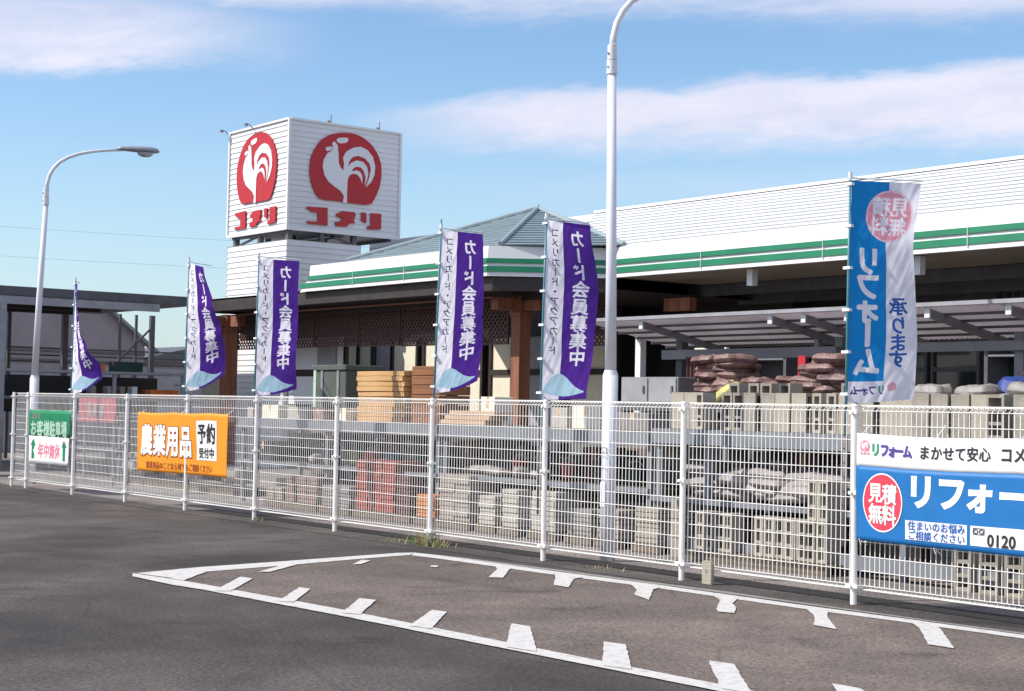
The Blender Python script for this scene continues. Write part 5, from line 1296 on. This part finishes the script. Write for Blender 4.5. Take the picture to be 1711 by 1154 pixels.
# made-up wrapped loads, coloured dark to deepen the gaps between the racks
WR = [('load_brown', (.16, .115, .095)), ('load_black', (.075, .07, .068)), ('load_grey', (.2, .185, .175)), ('load_plum', (.15, .09, .085)), ('load_green', (.03, .05, .042))]
for nme, c in WR: M[nme] = mat(nme, c, .55, .35, 5, bump=.5, bscale=11)
WW = {'load_brown': 'dark brown', 'load_black': 'charcoal', 'load_grey': 'dark grey', 'load_plum': 'plum coloured', 'load_green': 'bottle green'}
NEAR = ['beside the orange banner end', 'behind the olive crate', 'behind the cream carton', 'behind the red stones', 'behind the timber', 'behind the orange stones', 'behind the sandy stones', 'behind the chalk white stones', 'behind the off-white stones', 'left of the lamp pole', 'behind the lamp pole', 'right of the lamp pole', 'behind the fawn stones', 'behind the grey sacks', 'behind the hollow blocks', 'behind the blue flag pole', 'behind the blue banner', 'at the right edge']
x = -13.9; rl = random.Random(23)
for k in range(18):
    w = rl.uniform(.74, .92); h = rl.uniform(.75, 1.2); nme = WR[rl.choice((0, 1, 1, 2, 3, 4, 0))][0]; y = 3.55 + rl.uniform(-.1, .1)
    t = thing('filler_load', (x + w / 2, y, 0), f'{WW[nme]} filler pallet load {NEAR[k]}', 'pallet load', 'added filler loads behind the racks')
    mb = MB(); n = 4
    for q in range(n):
        z0 = .13 + (h - .13) * q / n; z1 = .13 + (h - .13) * (q + 1) / n - .012; e = rl.uniform(0, .03)
        mb.box(x + e, x + w - e, y - .38 + e, y + .38 - e, z0, z1)
    part(mb, 'load', M[nme], t, bevel=.015)
    mb = MB()
    for xx in (x + .08, x + w / 2, x + w - .08): mb.box(xx - .05, xx + .05, y - .4, y + .4, .005, .1)
    mb.box(x, x + w, y - .4, y + .4, .1, .125); part(mb, 'pallet_base', M['pallet'], t)
    x += w + .06

# goods crowding the backs of the racks
for nme, c in (('good_rust', (.15, .055, .035)), ('good_slate', (.17, .165, .165)), ('good_tan', (.24, .18, .12)), ('good_black', (.07, .065, .065)), ('good_wine', (.12, .035, .04)), ('good_cream', (.4, .36, .29)), ('good_teal', (.035, .10, .10)), ('good_navy', (.03, .045, .11))): M[nme] = mat(nme, c, .6, .3, 6, bump=.3, bscale=18)
GW = {'good_rust': 'rust brown', 'good_slate': 'slate grey', 'good_tan': 'tan', 'good_black': 'charcoal', 'good_wine': 'wine red', 'good_cream': 'cream', 'good_teal': 'dark teal', 'good_navy': 'navy'}
rg = random.Random(41)
for rk, x0, x1, z in (('timber rack', -13.45, -8.5, .665), ('flag pole rack', -8.1, -4.5, .685), ('block rack', -4.1, 1.55, .635)):
    x = x0; k = 0
    while x < x1 - .2 and k < 20:
        w = rg.uniform(.2, .42); h = rg.uniform(.2, .5); gm = rg.choice(list(GW) + ['good_black', 'good_slate', 'good_rust'])
        carton(x + w / 2, 2.52 + rg.uniform(-.06, .06), z, w, .36, h, gm, f'{GW[gm]} carton, {NTH[k]} along the back of the {rk} middle shelf', 'cartons at the back of the middle shelves')
        x += w + rg.choice((.02, .03, .1)); k += 1
for k in range(16):
    w = .78; x = -13.2 + .9 * k; h = rg.uniform(.32, .5); gm = ('paver_grey', 'good_slate', 'paver_pink', 'good_tan', 'paver_grey')[k % 5]
    t = thing('block_bundle', (x, 2.5, 0), f'strapped bundle of {({"paver_grey": "grey", "good_slate": "slate", "paver_pink": "pinkish", "good_tan": "tan"})[gm]} blocks behind the stacks, {NTH[k]} from orange banner', 'block bundle', 'strapped bundles behind the front stacks')
    mb = MB(); nr = 4; nc = 5
    for r in range(nr):
        for c in range(nc): mb.box(x - w / 2 + w * c / nc + .004, x - w / 2 + w * (c + 1) / nc - .004, 2.25, 2.7, .01 + h * r / nr, .004 + h * (r + 1) / nr)
    part(mb, 'blocks', M[gm], t)
    mb = MB()
    for xx in (x - .22, x + .22): mb.box(xx - .012, xx + .012, 2.246, 2.249, .01, h + .004); mb.box(xx - .012, xx + .012, 2.246, 2.7, h + .005, h + .008)
    part(mb, 'straps', M['good_black'], t)
